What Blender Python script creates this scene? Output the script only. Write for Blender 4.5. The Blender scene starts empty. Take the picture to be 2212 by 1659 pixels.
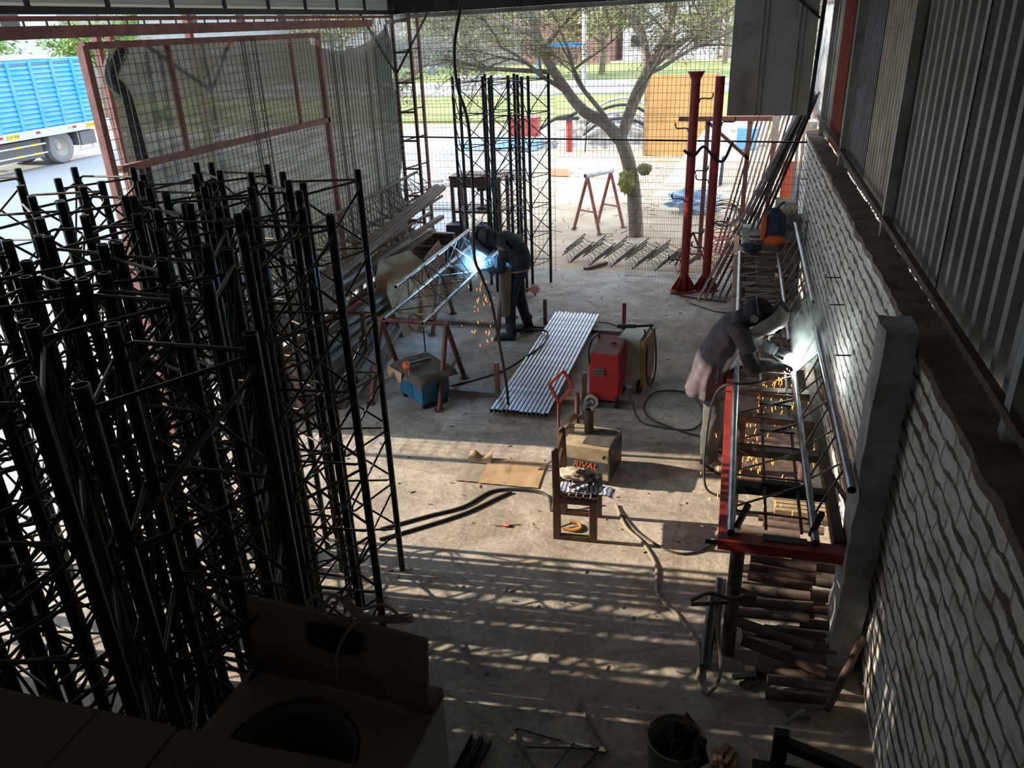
import bpy, math, random
from mathutils import Vector, Matrix, noise
R = math.radians
sc = bpy.context.scene
COL = sc.collection
rnd = random.Random(7)
# ---------------------------------------------------------------- camera
F_PX, PITCH, ROLL, YAW, CAM_H = 1700.0, R(24.6), R(-2.1), R(16.0), 3.65
fw = Vector((-math.sin(YAW)*math.cos(PITCH), math.cos(YAW)*math.cos(PITCH), -math.sin(PITCH)))
r0 = Vector((math.cos(YAW), math.sin(YAW), 0)); u0 = r0.cross(fw)
rt = math.cos(ROLL)*r0 + math.sin(ROLL)*u0; up = -math.sin(ROLL)*r0 + math.cos(ROLL)*u0
cam = bpy.data.cameras.new('camera'); cam.sensor_width = 36; cam.lens = F_PX/2212*36
cam.clip_start = .05; cam.clip_end = 600
co = bpy.data.objects.new('camera', cam); COL.objects.link(co)
m = Matrix.Identity(4)
for i in range(3):
    m[i][0] = rt[i]; m[i][1] = up[i]; m[i][2] = -fw[i]
m[0][3], m[1][3], m[2][3] = 0, 0, CAM_H
co.matrix_world = m; sc.camera = co
# ---------------------------------------------------------------- light
w = bpy.data.worlds.new('sky'); sc.world = w; w.use_nodes = True
nt = w.node_tree; bg = nt.nodes['Background']
tc = nt.nodes.new('ShaderNodeTexCoord'); sx = nt.nodes.new('ShaderNodeSeparateXYZ')
cr = nt.nodes.new('ShaderNodeValToRGB')
nt.links.new(tc.outputs['Generated'], sx.inputs[0]); nt.links.new(sx.outputs['Z'], cr.inputs[0])
cr.color_ramp.elements[0].position = 0.0; cr.color_ramp.elements[0].color = (.90, .93, .96, 1)
cr.color_ramp.elements[1].position = .6; cr.color_ramp.elements[1].color = (.66, .79, 1, 1)
nt.links.new(cr.outputs[0], bg.inputs[0]); bg.inputs[1].default_value = 3.4
sl = bpy.data.lights.new('sun', 'SUN'); sl.energy = 7.8; sl.angle = R(.6); sl.color = (1, .86, .66)
so = bpy.data.objects.new('sun', sl); COL.objects.link(so)
sd = Vector((math.cos(R(4.6))*math.cos(R(27)), math.sin(R(4.6))*math.cos(R(27)), -math.sin(R(27))))
so.rotation_euler = sd.to_track_quat('-Z', 'Y').to_euler(); so.location = (-20, 0, 12)
vs = sc.view_settings; vs.view_transform = 'Standard'; vs.look = 'None'; vs.gamma = 1
vs.exposure = 0.3; vs.use_curve_mapping = False
# ---------------------------------------------------------------- materials
MC = {}
def mat(name, c, rough=.6, metal=0, var=.0, vs_=6.0, c2=None, bump=0, bs=30, spec=None):
    if name in MC: return MC[name]
    m = bpy.data.materials.new(name); m.use_nodes = True; n = m.node_tree; b = n.nodes['Principled BSDF']
    b.inputs['Roughness'].default_value = rough; b.inputs['Metallic'].default_value = metal
    b.inputs['Base Color'].default_value = (*c, 1)
    if var or c2 or bump:
        t = n.nodes.new('ShaderNodeTexCoord'); nz = n.nodes.new('ShaderNodeTexNoise')
        nz.inputs['Scale'].default_value = vs_; nz.inputs['Detail'].default_value = 5; nz.inputs['Roughness'].default_value = .65
        n.links.new(t.outputs['Object'], nz.inputs['Vector'])
        r = n.nodes.new('ShaderNodeValToRGB'); r.color_ramp.elements[0].position = .38; r.color_ramp.elements[1].position = .64
        lo = c2 if c2 else tuple(x*(1-var) for x in c)
        r.color_ramp.elements[0].color = (*lo, 1); r.color_ramp.elements[1].color = (*c, 1)
        n.links.new(nz.outputs['Fac'], r.inputs[0]); n.links.new(r.outputs[0], b.inputs['Base Color'])
        if bump:
            z = n.nodes.new('ShaderNodeTexNoise'); z.inputs['Scale'].default_value = bs; z.inputs['Detail'].default_value = 4
            n.links.new(t.outputs['Object'], z.inputs['Vector'])
            bp = n.nodes.new('ShaderNodeBump'); bp.inputs['Strength'].default_value = bump; bp.inputs['Distance'].default_value = .02
            n.links.new(z.outputs['Fac'], bp.inputs['Height']); n.links.new(bp.outputs[0], b.inputs['Normal'])
    MC[name] = m; return m
def emis(name, c, s):
    m = bpy.data.materials.new(name); m.use_nodes = True; b = m.node_tree.nodes['Principled BSDF']
    b.inputs['Base Color'].default_value = (*c, 1); b.inputs['Emission Color'].default_value = (*c, 1)
    b.inputs['Emission Strength'].default_value = s; MC[name] = m; return m
M_BLK = mat('black_pipe', (.045, .05, .055), .36, .75, var=.45, vs_=9)
M_LACE = mat('dark_rod', (.075, .06, .05), .5, .6, var=.4, vs_=20)
M_STEEL = mat('bright_pipe', (.33, .36, .39), .3, .9, var=.45, vs_=7)
M_ROD = mat('steel_rod', (.25, .235, .22), .45, .7, c2=(.12, .085, .06), vs_=12)
M_RUST = mat('rusty_steel', (.155, .10, .075), .8, .2, c2=(.07, .045, .035), vs_=14, bump=.2)
M_RUSTD = mat('dull_scrap', (.24, .19, .16), .65, .3, c2=(.12, .09, .075), vs_=6)
M_RED = mat('red_paint', (.36, .04, .033), .45, .1, var=.35, vs_=9)
M_PINK = mat('faded_red_paint', (.34, .14, .115), .6, .1, c2=(.2, .08, .065), vs_=8)
M_BROWN = mat('brown_paint', (.09, .042, .03), .55, .2, c2=(.16, .08, .05), vs_=25)
M_WIRE = mat('wire', (.10, .105, .10), .5, .5)
M_GALV = mat('galvanised', (.36, .37, .35), .5, .45, c2=(.22, .21, .19), vs_=3, bump=.05)
M_CARD = mat('cardboard', (.42, .29, .16), .9, 0, c2=(.33, .215, .12), vs_=5)
M_WOOD = mat('planks', (.4, .25, .13), .8, 0, c2=(.22, .12, .06), vs_=7, bump=.2)
M_DARK = mat('dark_metal', (.045, .045, .05), .5, .6, var=.3)
M_RUB = mat('rubber', (.012, .012, .013), .5, 0)
M_CABLE = mat('cable', (.035, .03, .027), .6, 0, var=.3)
M_WHITE = mat('white_enamel', (.5, .5, .47), .45, 0, c2=(.33, .26, .18), vs_=4)
M_CONC = mat('block_concrete', (.42, .40, .37), .95, 0, var=.3, vs_=5, bump=.4)
# ---------------------------------------------------------------- mesh helpers
class MB:
    def __init__(s): s.v = []; s.f = []
    def add(s, V, F):
        o = len(s.v); s.v += [tuple(v) for v in V]; s.f += [tuple(i+o for i in f) for f in F]; return s
    def box(s, c, d, rz=0, rot=None):
        M = rot if rot is not None else Matrix.Rotation(rz, 3, 'Z'); c = Vector(c)
        V = [c + M @ Vector((x*d[0]/2, y*d[1]/2, z*d[2]/2)) for z in (-1, 1) for y in (-1, 1) for x in (-1, 1)]
        return s.add(V, [(0, 2, 3, 1), (4, 5, 7, 6), (0, 1, 5, 4), (2, 6, 7, 3), (0, 4, 6, 2), (1, 3, 7, 5)])
    def lohi(s, a, b):
        return s.box([(a[i]+b[i])/2 for i in range(3)], [abs(b[i]-a[i]) for i in range(3)])
    def beam(s, p, q, w_, h, upv=(0, 0, 1)):
        p = Vector(p); q = Vector(q); d = (q-p); L = d.length; d.normalize(); u = Vector(upv)
        if abs(d.dot(u)) > .98: u = Vector((0, 1, 0))
        x = d.cross(u).normalized(); z = x.cross(d)
        M = Matrix((x, d, z)).transposed()
        return s.box((p+q)/2, (w_, L, h), rot=M)
    def path(s, P, r, n=6, caps=True, rr=None):
        P = [Vector(p) for p in P]; N = len(P); fr = None; rings = []
        for i, p in enumerate(P):
            d = (P[min(i+1, N-1)] - P[max(i-1, 0)]).normalized()
            if fr is None:
                a = Vector((0, 0, 1)) if abs(d.z) < .9 else Vector((1, 0, 0)); fr = d.cross(a).normalized()
            else: fr = (fr - d*fr.dot(d)).normalized()
            b = d.cross(fr); q = rr[i] if rr else r
            rings.append([p + q*(math.cos(2*math.pi*k/n)*fr + math.sin(2*math.pi*k/n)*b) for k in range(n)])
        V = [v for g in rings for v in g]; F = []
        for i in range(N-1):
            for k in range(n):
                k2 = (k+1) % n; F.append((i*n+k, i*n+k2, (i+1)*n+k2, (i+1)*n+k))
        if caps: F.append(tuple(range(n-1, -1, -1))); F.append(tuple((N-1)*n+k for k in range(n)))
        return s.add(V, F)
    def pipe(s, p, q, r, t=.004, n=12):   # hollow pipe
        p = Vector(p); q = Vector(q); d = (q-p).normalized()
        a = Vector((0, 0, 1)) if abs(d.z) < .9 else Vector((1, 0, 0)); x = d.cross(a).normalized(); y = d.cross(x)
        V = []
        for (c, rr) in ((p, r), (q, r), (q, r-t), (p, r-t)):
            V += [c + rr*(math.cos(2*math.pi*k/n)*x + math.sin(2*math.pi*k/n)*y) for k in range(n)]
        F = []
        for g in range(4):
            g2 = (g+1) % 4
            for k in range(n):
                k2 = (k+1) % n; F.append((g*n+k, g2*n+k, g2*n+k2, g*n+k2))
        return s.add(V, F)
    def cyl(s, p, q, r, n=16, r2=None): return s.path([p, q], r, n, True, [r, r if r2 is None else r2])
    def lathe(s, prof, c=(0, 0, 0), n=24, ax='Z'):
        V = []; c = Vector(c)
        for (r, z) in prof:
            for k in range(n):
                a = 2*math.pi*k/n; x, y = r*math.cos(a), r*math.sin(a)
                V.append(c + (Vector((x, y, z)) if ax == 'Z' else Vector((z, x, y)) if ax == 'X' else Vector((x, z, y))))
        F = [(i*n+k, i*n+(k+1) % n, (i+1)*n+(k+1) % n, (i+1)*n+k) for i in range(len(prof)-1) for k in range(n)]
        return s.add(V, F)
    def prism(s, pts, off):
        off = Vector(off); n = len(pts); V = [Vector(p) for p in pts]; V += [v+off for v in V]
        return s.add(V, [tuple(range(n-1, -1, -1)), tuple(range(n, 2*n))] + [(i, (i+1) % n, n+(i+1) % n, n+i) for i in range(n)])
    def grid(s, fn, nu, nv, thick=None):
        V = [Vector(fn(i/nu, j/nv)) for j in range(nv+1) for i in range(nu+1)]
        F = [(j*(nu+1)+i, j*(nu+1)+i+1, (j+1)*(nu+1)+i+1, (j+1)*(nu+1)+i) for j in range(nv) for i in range(nu)]
        if thick:
            t = Vector(thick); n = len(V); V2 = V + [v+t for v in V]; F2 = list(F) + [tuple(n+i for i in reversed(f)) for f in F]
            bd = [i for i in range(nu)] + [i*(nu+1)+nu for i in range(nv)] + [nv*(nu+1)+nu-i for i in range(nu)] + [(nv-i)*(nu+1) for i in range(nv)]
            for a in range(len(bd)):
                b = bd[(a+1) % len(bd)]; F2.append((bd[a], bd[a]+n, b+n, b))
            return s.add(V2, F2)
        return s.add(V, F)
    def build(s, name, mt, parent=None, smooth=False, loc=None, rz=0):
        me = bpy.data.meshes.new(name); me.from_pydata(s.v, [], s.f); me.update()
        o = bpy.data.objects.new(name, me); COL.objects.link(o)
        if mt: me.materials.append(mt)
        if smooth: smooth_by_angle(me, 40 if smooth is True else smooth)
        if loc is not None: o.location = loc
        if rz: o.rotation_euler[2] = rz
        if parent is not None: o.parent = parent
        return o
def smooth_by_angle(me, deg):
    me.polygons.foreach_set('use_smooth', [True]*len(me.polygons))
    try: me.set_sharp_from_angle(angle=R(deg))
    except Exception: pass
def tag(o, label=None, cat=None, group=None, kind=None):
    if label: o['label'] = label
    if cat: o['category'] = cat
    if group: o['group'] = group
    if kind: o['kind'] = kind
    return o
def thing(name, label, cat, loc=(0, 0, 0), rz=0, group=None):
    o = bpy.data.objects.new(name, None); COL.objects.link(o); o.empty_display_size = .1
    o.location = loc; o.rotation_euler = (0, 0, rz); return tag(o, label, cat, group)
def struct(name, mb, m, parent=None, smooth=False):
    o = mb.build(name, m, parent, smooth)
    if parent is None: o['kind'] = 'structure'
    return o
def sgroup(name):
    o = bpy.data.objects.new(name, None); COL.objects.link(o); o['kind'] = 'structure'; return o
def copy_tree(o, parent=None):
    c = o.copy(); COL.objects.link(c); c.parent = parent
    for ch in list(o.children): copy_tree(ch, c)
    return c
def bevel(o, w_=.004, seg=2):
    b = o.modifiers.new('bevel', 'BEVEL'); b.width = w_; b.segments = seg; b.limit_method = 'ANGLE'; return o
def curve_pts(P, n=8):      # Catmull-Rom through points
    P = [Vector(p) for p in P]; out = []
    for i in range(len(P)-1):
        a = P[max(i-1, 0)]; b = P[i]; c = P[i+1]; d = P[min(i+2, len(P)-1)]
        for k in range(n):
            t = k/n; out.append(.5*((2*b)+(c-a)*t+(2*a-5*b+4*c-d)*t*t+(3*b-a-3*c+d)*t**3))
    out.append(P[-1]); return out
def cable(name, P, r, label, cat='cable', m=None, parent=None, n=6):
    o = MB().path(curve_pts(P), r, n).build(name, m or M_CABLE, parent, True)
    if parent is None: tag(o, label, cat)
    return o
def text(s, size, m, parent, loc, rot, depth=.002, shear=0, name='lettering'):
    cu = bpy.data.curves.new(name, 'FONT'); cu.body = s; cu.size = size; cu.extrude = depth; cu.shear = shear
    cu.align_x = 'CENTER'; cu.align_y = 'CENTER'
    t = bpy.data.objects.new(name, cu); COL.objects.link(t)
    dg = bpy.context.evaluated_depsgraph_get(); me = bpy.data.meshes.new_from_object(t.evaluated_get(dg))
    bpy.data.objects.remove(t); o = bpy.data.objects.new(name, me); COL.objects.link(o)
    me.materials.clear(); me.materials.append(m); o.parent = parent; o.location = loc; o.rotation_euler = rot
    return o
ORD = ['first', 'second', 'third', 'fourth', 'fifth', 'sixth', 'seventh', 'eighth', 'ninth', 'tenth', 'eleventh', 'twelfth',
       'thirteenth', 'fourteenth', 'fifteenth', 'sixteenth', 'seventeenth', 'eighteenth', 'nineteenth', 'twentieth']
def ordn(i):
    return ORD[i] if i < 20 else ('twenty-' if i < 29 else 'thirty-' if i > 29 else 'thirtieth') + (ORD[i-20] if i < 29 else ORD[i-30] if i > 29 else '')
# ================================================================ SETTING
def floor_mat():
    m = bpy.data.materials.new('concrete_floor'); m.use_nodes = True; n = m.node_tree; b = n.nodes['Principled BSDF']
    N = n.nodes.new; L = n.links.new
    t = N('ShaderNodeTexCoord')
    a = N('ShaderNodeTexNoise'); a.inputs['Scale'].default_value = .9; a.inputs['Detail'].default_value = 6; a.inputs['Roughness'].default_value = .6
    f = N('ShaderNodeTexNoise'); f.inputs['Scale'].default_value = 22; f.inputs['Detail'].default_value = 7; f.inputs['Roughness'].default_value = .75
    sm = N('ShaderNodeTexNoise'); sm.inputs['Scale'].default_value = 2.6; sm.inputs['Detail'].default_value = 8; sm.inputs['Roughness'].default_value = .7; sm.inputs['Distortion'].default_value = .6
    for q in (a, f, sm): L(t.outputs['Object'], q.inputs['Vector'])
    r = N('ShaderNodeValToRGB'); r.color_ramp.elements[0].position = .35; r.color_ramp.elements[0].color = (.37, .31, .245, 1)
    r.color_ramp.elements[1].position = .65; r.color_ramp.elements[1].color = (.43, .40, .365, 1); L(a.outputs['Fac'], r.inputs[0])
    r2 = N('ShaderNodeValToRGB'); r2.color_ramp.elements[0].position = .28; r2.color_ramp.elements[0].color = (.62, .6, .58, 1)
    r2.color_ramp.elements[1].position = .62; r2.color_ramp.elements[1].color = (1.1, 1.1, 1.1, 1); L(f.outputs['Fac'], r2.inputs[0])
    r3 = N('ShaderNodeValToRGB'); r3.color_ramp.elements[0].position = .33; r3.color_ramp.elements[0].color = (.55, .52, .5, 1)
    r3.color_ramp.elements[1].position = .5; r3.color_ramp.elements[1].color = (1, 1, 1, 1)
    e = r3.color_ramp.elements.new(.68); e.color = (1.5, 1.48, 1.45, 1); L(sm.outputs['Fac'], r3.inputs[0])
    m1 = N('ShaderNodeMix'); m1.data_type = 'RGBA'; m1.blend_type = 'MULTIPLY'; m1.inputs[0].default_value = 1
    L(r.outputs[0], m1.inputs[6]); L(r2.outputs[0], m1.inputs[7])
    m2 = N('ShaderNodeMix'); m2.data_type = 'RGBA'; m2.blend_type = 'MULTIPLY'; m2.inputs[0].default_value = .75
    L(m1.outputs[2], m2.inputs[6]); L(r3.outputs[0], m2.inputs[7])
    # cracks
    v = N('ShaderNodeTexVoronoi'); v.feature = 'DISTANCE_TO_EDGE'; v.inputs['Scale'].default_value = .42
    mp = N('ShaderNodeVectorMath'); mp.operation = 'ADD'; sc_ = N('ShaderNodeVectorMath'); sc_.operation = 'SCALE'; sc_.inputs[3].default_value = .35
    nc = N('ShaderNodeTexNoise'); nc.inputs['Scale'].default_value = 2.2; nc.inputs['Detail'].default_value = 6; L(t.outputs['Object'], nc.inputs['Vector'])
    L(nc.outputs['Color'], sc_.inputs[0]); L(t.outputs['Object'], mp.inputs[0]); L(sc_.outputs[0], mp.inputs[1]); L(mp.outputs[0], v.inputs['Vector'])
    r4 = N('ShaderNodeValToRGB'); r4.color_ramp.elements[0].position = 0; r4.color_ramp.elements[0].color = (.45, .42, .4, 1)
    r4.color_ramp.elements[1].position = .006; r4.color_ramp.elements[1].color = (1, 1, 1, 1); L(v.outputs['Distance'], r4.inputs[0])
    m3 = N('ShaderNodeMix'); m3.data_type = 'RGBA'; m3.blend_type = 'MULTIPLY'; m3.inputs[0].default_value = .4
    L(m2.outputs[2], m3.inputs[6]); L(r4.outputs[0], m3.inputs[7]); L(m3.outputs[2], b.inputs['Base Color'])
    b.inputs['Roughness'].default_value = .85
    bp = N('ShaderNodeBump'); bp.inputs['Strength'].default_value = .45; bp.inputs['Distance'].default_value = .02
    L(f.outputs['Fac'], bp.inputs['Height']); bp2 = N('ShaderNodeBump'); bp2.inputs['Strength'].default_value = .35; bp2.inputs['Distance'].default_value = .05
    L(sm.outputs['Fac'], bp2.inputs['Height']); L(bp.outputs[0], bp2.inputs['Normal']); L(bp2.outputs[0], b.inputs['Normal'])
    return m
M_FLOOR = floor_mat()
M_SAND = mat('sand', (.47, .37, .25), .95, 0, c2=(.34, .255, .165), vs_=1.1, bump=.5, bs=14)
M_STREET = mat('street_concrete', (.31, .32, .325), .9, 0, var=.12, vs_=.4, bump=.1)
M_GRASS = mat('lawn', (.15, .21, .05), .95, 0, c2=(.23, .23, .085), vs_=.35, bump=.5, bs=20)
M_PAVE = mat('pavement', (.42, .41, .385), .9, 0, var=.2, vs_=1.2)
def ground():
    struct('floor', MB().lohi((-5.3, -2.2, -.12), (1.3, 12.15, 0)), M_FLOOR)
    g = MB(); rr_ = random.Random(3)
    def h(x, y): return -.03 + .035*noise.noise(Vector((x*.5, y*.5, 0))) + .02*noise.noise(Vector((x*1.7, y*1.7, 4)))
    g.grid(lambda u, v: (-9+12*u, 12.1+22*v, h(-9+12*u, 12.1+22*v)), 90, 150)
    struct('ground_sand_yard', g, M_SAND, smooth=80)
    struct('ground_base', MB().lohi((-200, -60, -.4), (120, 300, -.12)), M_SAND)
    struct('street', MB().lohi((-21.8+-20, -40, -.13), (-5.3, 29, -.02)), M_STREET)
    struct('ground_road_beyond', MB().lohi((-60, 26.5, -.12), (30, 29.5, -.015)), M_PAVE)
    struct('ground_lawn_near', MB().lohi((-60, 33, -.12), (40, 45, .0)), M_GRASS)
    struct('ground_path', MB().lohi((-60, 45, -.12), (40, 57, -.03)), M_PAVE)
    k = sgroup('trim_1')
    k['label'] = 'pale concrete kerbs along the park path'
    MB().lohi((-60, 44.8, -.1), (40, 45.1, .14)).build('kerb', M_PAVE, k)
    MB().lohi((-60, 50.5, -.1), (40, 50.8, .14)).build('kerb', M_PAVE, k)
    struct('ground_lawn_far', MB().lohi((-80, 57, -.12), (60, 78, .02)), M_GRASS)
ground()
def wall_mat():
    m = bpy.data.materials.new('painted_brick'); m.use_nodes = True; n = m.node_tree; b = n.nodes['Principled BSDF']
    N = n.nodes.new; L = n.links.new
    t = N('ShaderNodeTexCoord'); s = N('ShaderNodeSeparateXYZ'); c = N('ShaderNodeCombineXYZ'); ad = N('ShaderNodeMath'); ad.operation = 'ADD'
    L(t.outputs['Object'], s.inputs[0]); L(s.outputs['Y'], ad.inputs[0]); L(s.outputs['X'], ad.inputs[1]); L(ad.outputs[0], c.inputs['X']); L(s.outputs['Z'], c.inputs['Y'])
    nz = N('ShaderNodeTexNoise'); nz.inputs['Scale'].default_value = 6; nz.inputs['Detail'].default_value = 4; L(c.outputs[0], nz.inputs['Vector'])
    sc_ = N('ShaderNodeVectorMath'); sc_.operation = 'SCALE'; sc_.inputs[3].default_value = .075; L(nz.outputs['Color'], sc_.inputs[0])
    va = N('ShaderNodeVectorMath'); va.operation = 'ADD'; L(c.outputs[0], va.inputs[0]); L(sc_.outputs[0], va.inputs[1])
    ro = N('ShaderNodeSeparateXYZ'); L(va.outputs[0], ro.inputs[0])
    dv = N('ShaderNodeMath'); dv.operation = 'DIVIDE'; dv.inputs[1].default_value = .105; L(ro.outputs['Y'], dv.inputs[0])
    fr = N('ShaderNodeMath'); fr.operation = 'FRACT'; L(dv.outputs[0], fr.inputs[0])
    pp = N('ShaderNodeMath'); pp.operation = 'PINGPONG'; pp.inputs[1].default_value = .5; L(fr.outputs[0], pp.inputs[0])
    br = N('ShaderNodeTexBrick'); br.inputs['Scale'].default_value = 1; br.inputs['Brick Width'].default_value = .25; br.inputs['Row Height'].default_value = .105
    br.inputs['Mortar Size'].default_value = .011; br.inputs['Mortar Smooth'].default_value = .6; br.inputs['Bias'].default_value = 0
    br.inputs['Color1'].default_value = (.84, .84, .80, 1); br.inputs['Color2'].default_value = (.76, .76, .73, 1); br.inputs['Mortar'].default_value = (.56, .52, .46, 1)
    L(va.outputs[0], br.inputs['Vector'])
    d = N('ShaderNodeTexNoise'); d.inputs['Scale'].default_value = 5; d.inputs['Detail'].default_value = 8; d.inputs['Roughness'].default_value = .8
    mpn = N('ShaderNodeMapping'); mpn.inputs['Scale'].default_value = (.6, 1.6, 1); L(c.outputs[0], mpn.inputs[0]); L(mpn.outputs[0], d.inputs['Vector'])
    r = N('ShaderNodeValToRGB'); r.color_ramp.elements[0].position = .40; r.color_ramp.elements[0].color = (.36, .29, .22, 1)
    r.color_ramp.elements[1].position = .53; r.color_ramp.elements[1].color = (1, 1, 1, 1); L(d.outputs['Fac'], r.inputs[0])
    mx = N('ShaderNodeMix'); mx.data_type = 'RGBA'; mx.blend_type = 'MULTIPLY'; mx.inputs[0].default_value = .55
    L(br.outputs['Color'], mx.inputs[6]); L(r.outputs[0], mx.inputs[7])
    lw = N('ShaderNodeMapRange'); lw.inputs['From Min'].default_value = .35; lw.inputs['From Max'].default_value = .62; lw.inputs['To Min'].default_value = .02; lw.inputs['To Max'].default_value = .24
    n3 = N('ShaderNodeTexNoise'); n3.inputs['Scale'].default_value = 3.5; n3.inputs['Detail'].default_value = 6; n3.inputs['Roughness'].default_value = .7; L(c.outputs[0], n3.inputs['Vector']); L(n3.outputs['Fac'], lw.inputs['Value'])
    lt = N('ShaderNodeMath'); lt.operation = 'SUBTRACT'; L(lw.outputs[0], lt.inputs[0]); L(pp.outputs[0], lt.inputs[1])
    ms = N('ShaderNodeMapRange'); ms.inputs['From Min'].default_value = -.02; ms.inputs['From Max'].default_value = .05; L(lt.outputs[0], ms.inputs['Value'])
    mo = N('ShaderNodeMix'); mo.data_type = 'RGBA'; mo.inputs[7].default_value = (.17, .125, .085, 1); L(ms.outputs[0], mo.inputs[0]); L(mx.outputs[2], mo.inputs[6]); L(mo.outputs[2], b.inputs['Base Color'])
    b.inputs['Roughness'].default_value = .9
    iv = N('ShaderNodeMath'); iv.operation = 'MULTIPLY_ADD'; iv.inputs[1].default_value = -1; iv.inputs[2].default_value = 1; L(br.outputs['Fac'], iv.inputs[0])
    bp = N('ShaderNodeBump'); bp.inputs['Strength'].default_value = 1; bp.inputs['Distance'].default_value = .03; L(iv.outputs[0], bp.inputs['Height'])
    bp2 = N('ShaderNodeBump'); bp2.inputs['Strength'].default_value = .7; bp2.inputs['Distance'].default_value = .02; L(d.outputs['Fac'], bp2.inputs['Height'])
    L(bp.outputs[0], bp2.inputs['Normal']); L(bp2.outputs[0], b.inputs['Normal'])
    return m
M_BRICK = wall_mat()
M_PIL = mat('pillar_concrete', (.40, .43, .44), .95, 0, c2=(.26, .235, .21), vs_=3.5, bump=.6, bs=9)
M_COPE = mat('mortar_top', (.24, .18, .13), .95, 0, c2=(.13, .09, .065), vs_=6, bump=.8, bs=12)
def rough_box(a, b, nx, ny, nz, amp, seed=0, sc_=4):
    mb = MB(); me = []; a = Vector(a); b = Vector(b)
    def fn(fix, val):
        def q(u, v):
            p = [0, 0, 0]; ax = [i for i in range(3) if i != fix]
            p[fix] = val; p[ax[0]] = a[ax[0]]+(b[ax[0]]-a[ax[0]])*u; p[ax[1]] = a[ax[1]]+(b[ax[1]]-a[ax[1]])*v
            p = Vector(p); d = noise.noise_vector(p*sc_+Vector((seed, 0, 0)))
            return p + d*amp
        return q
    N = (nx, ny, nz)
    for fix in range(3):
        ax = [i for i in range(3) if i != fix]
        for val in (a[fix], b[fix]): mb.grid(fn(fix, val), N[ax[0]], N[ax[1]])
    return mb
def right_wall():
    W_ = sgroup('wall_right')
    rough_box((.975, -2.2, -.1), (1.15, 12.74, 2.06), 2, 150, 26, .012, 1, 7).build('brickwork', M_BRICK, W_, 60)
    rough_box((.965, -2.2, 2.05), (1.16, 12.74, 2.10), 3, 220, 2, .02, 5, 5).build('mortar_cap', M_COPE, W_, 60)
    for y0, y1, nm in ((12.75, 13.2, 'far'), (4.0, 4.25, 'near')):
        rough_box((.79 if nm == 'near' else .93, y0, -.1), (.94 if nm == 'near' else 1.12, y1, 2.2), 4, 4, 26, .02, 8, 6).build('pillar', M_PIL, W_, 60)
    # metal posts and rail behind the sheets
    for y in (12.1, 9.45, 6.35, 3.12, .4):
        MB().lohi((1.09, y-.035, 2.06), (1.155, y+.035, 3.95)).build('upright_post', M_GALV, W_)
    MB().beam((1.1, -2, 2.16), (1.1, 14.6, 2.33), .04, .04).build('rail', M_RUST, W_)
    MB().beam((1.12, -2, 3.8), (1.12, 14.6, 3.8), .04, .04).build('rail', M_RUST, W_)
    cols = [((12.1, 14.9), (.55, .58, .6), .16), ((11.4, 12.15), (.6, .57, .5), .2), ((10.35, 11.45), (.42, .06, .05), .12), ((9.3, 10.4), (.5, .46, .4), .12),
            ((8.1, 9.35), (.24, .26, .29), .12), ((6.5, 8.15), (.58, .54, .44), .14), ((4.8, 6.55), (.36, .35, .33), .2), ((3.0, 4.85), (.34, .34, .32), .2), ((1.2, 3.05), (.33, .32, .3), .2), ((-2.2, 1.25), (.33, .32, .3), .2)]
    for i, ((y0, y1), c, pt) in enumerate(cols):
        m = mat('sheet_%d' % i, c, .6, .25, c2=tuple(q*.62 for q in c), vs_=2.5, bump=.08)
        prof = []; y = y0
        while y < y1:
            prof += [(0, y), (0, y+pt*.32), (.04, y+pt*.42), (.04, y+pt*.88)]; y += pt
        x0 = 1.165 + .008*(i % 2); z0 = 2.07+.05*rnd.random()
        V = [(x0+p[0]*(2.0 if y0 < 6 else 1.2), min(p[1], y1+.02), z) for z in (z0, 4.12) for p in prof]; k = len(prof)
        MB().add(V, [(j, j+1, k+j+1, k+j) for j in range(k-1)]).build('corrugated_sheet', m, W_)
right_wall()
M_ROOF = mat('roof_sheet', (.3, .3, .29), .7, .2, var=.2, vs_=2)
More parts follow.
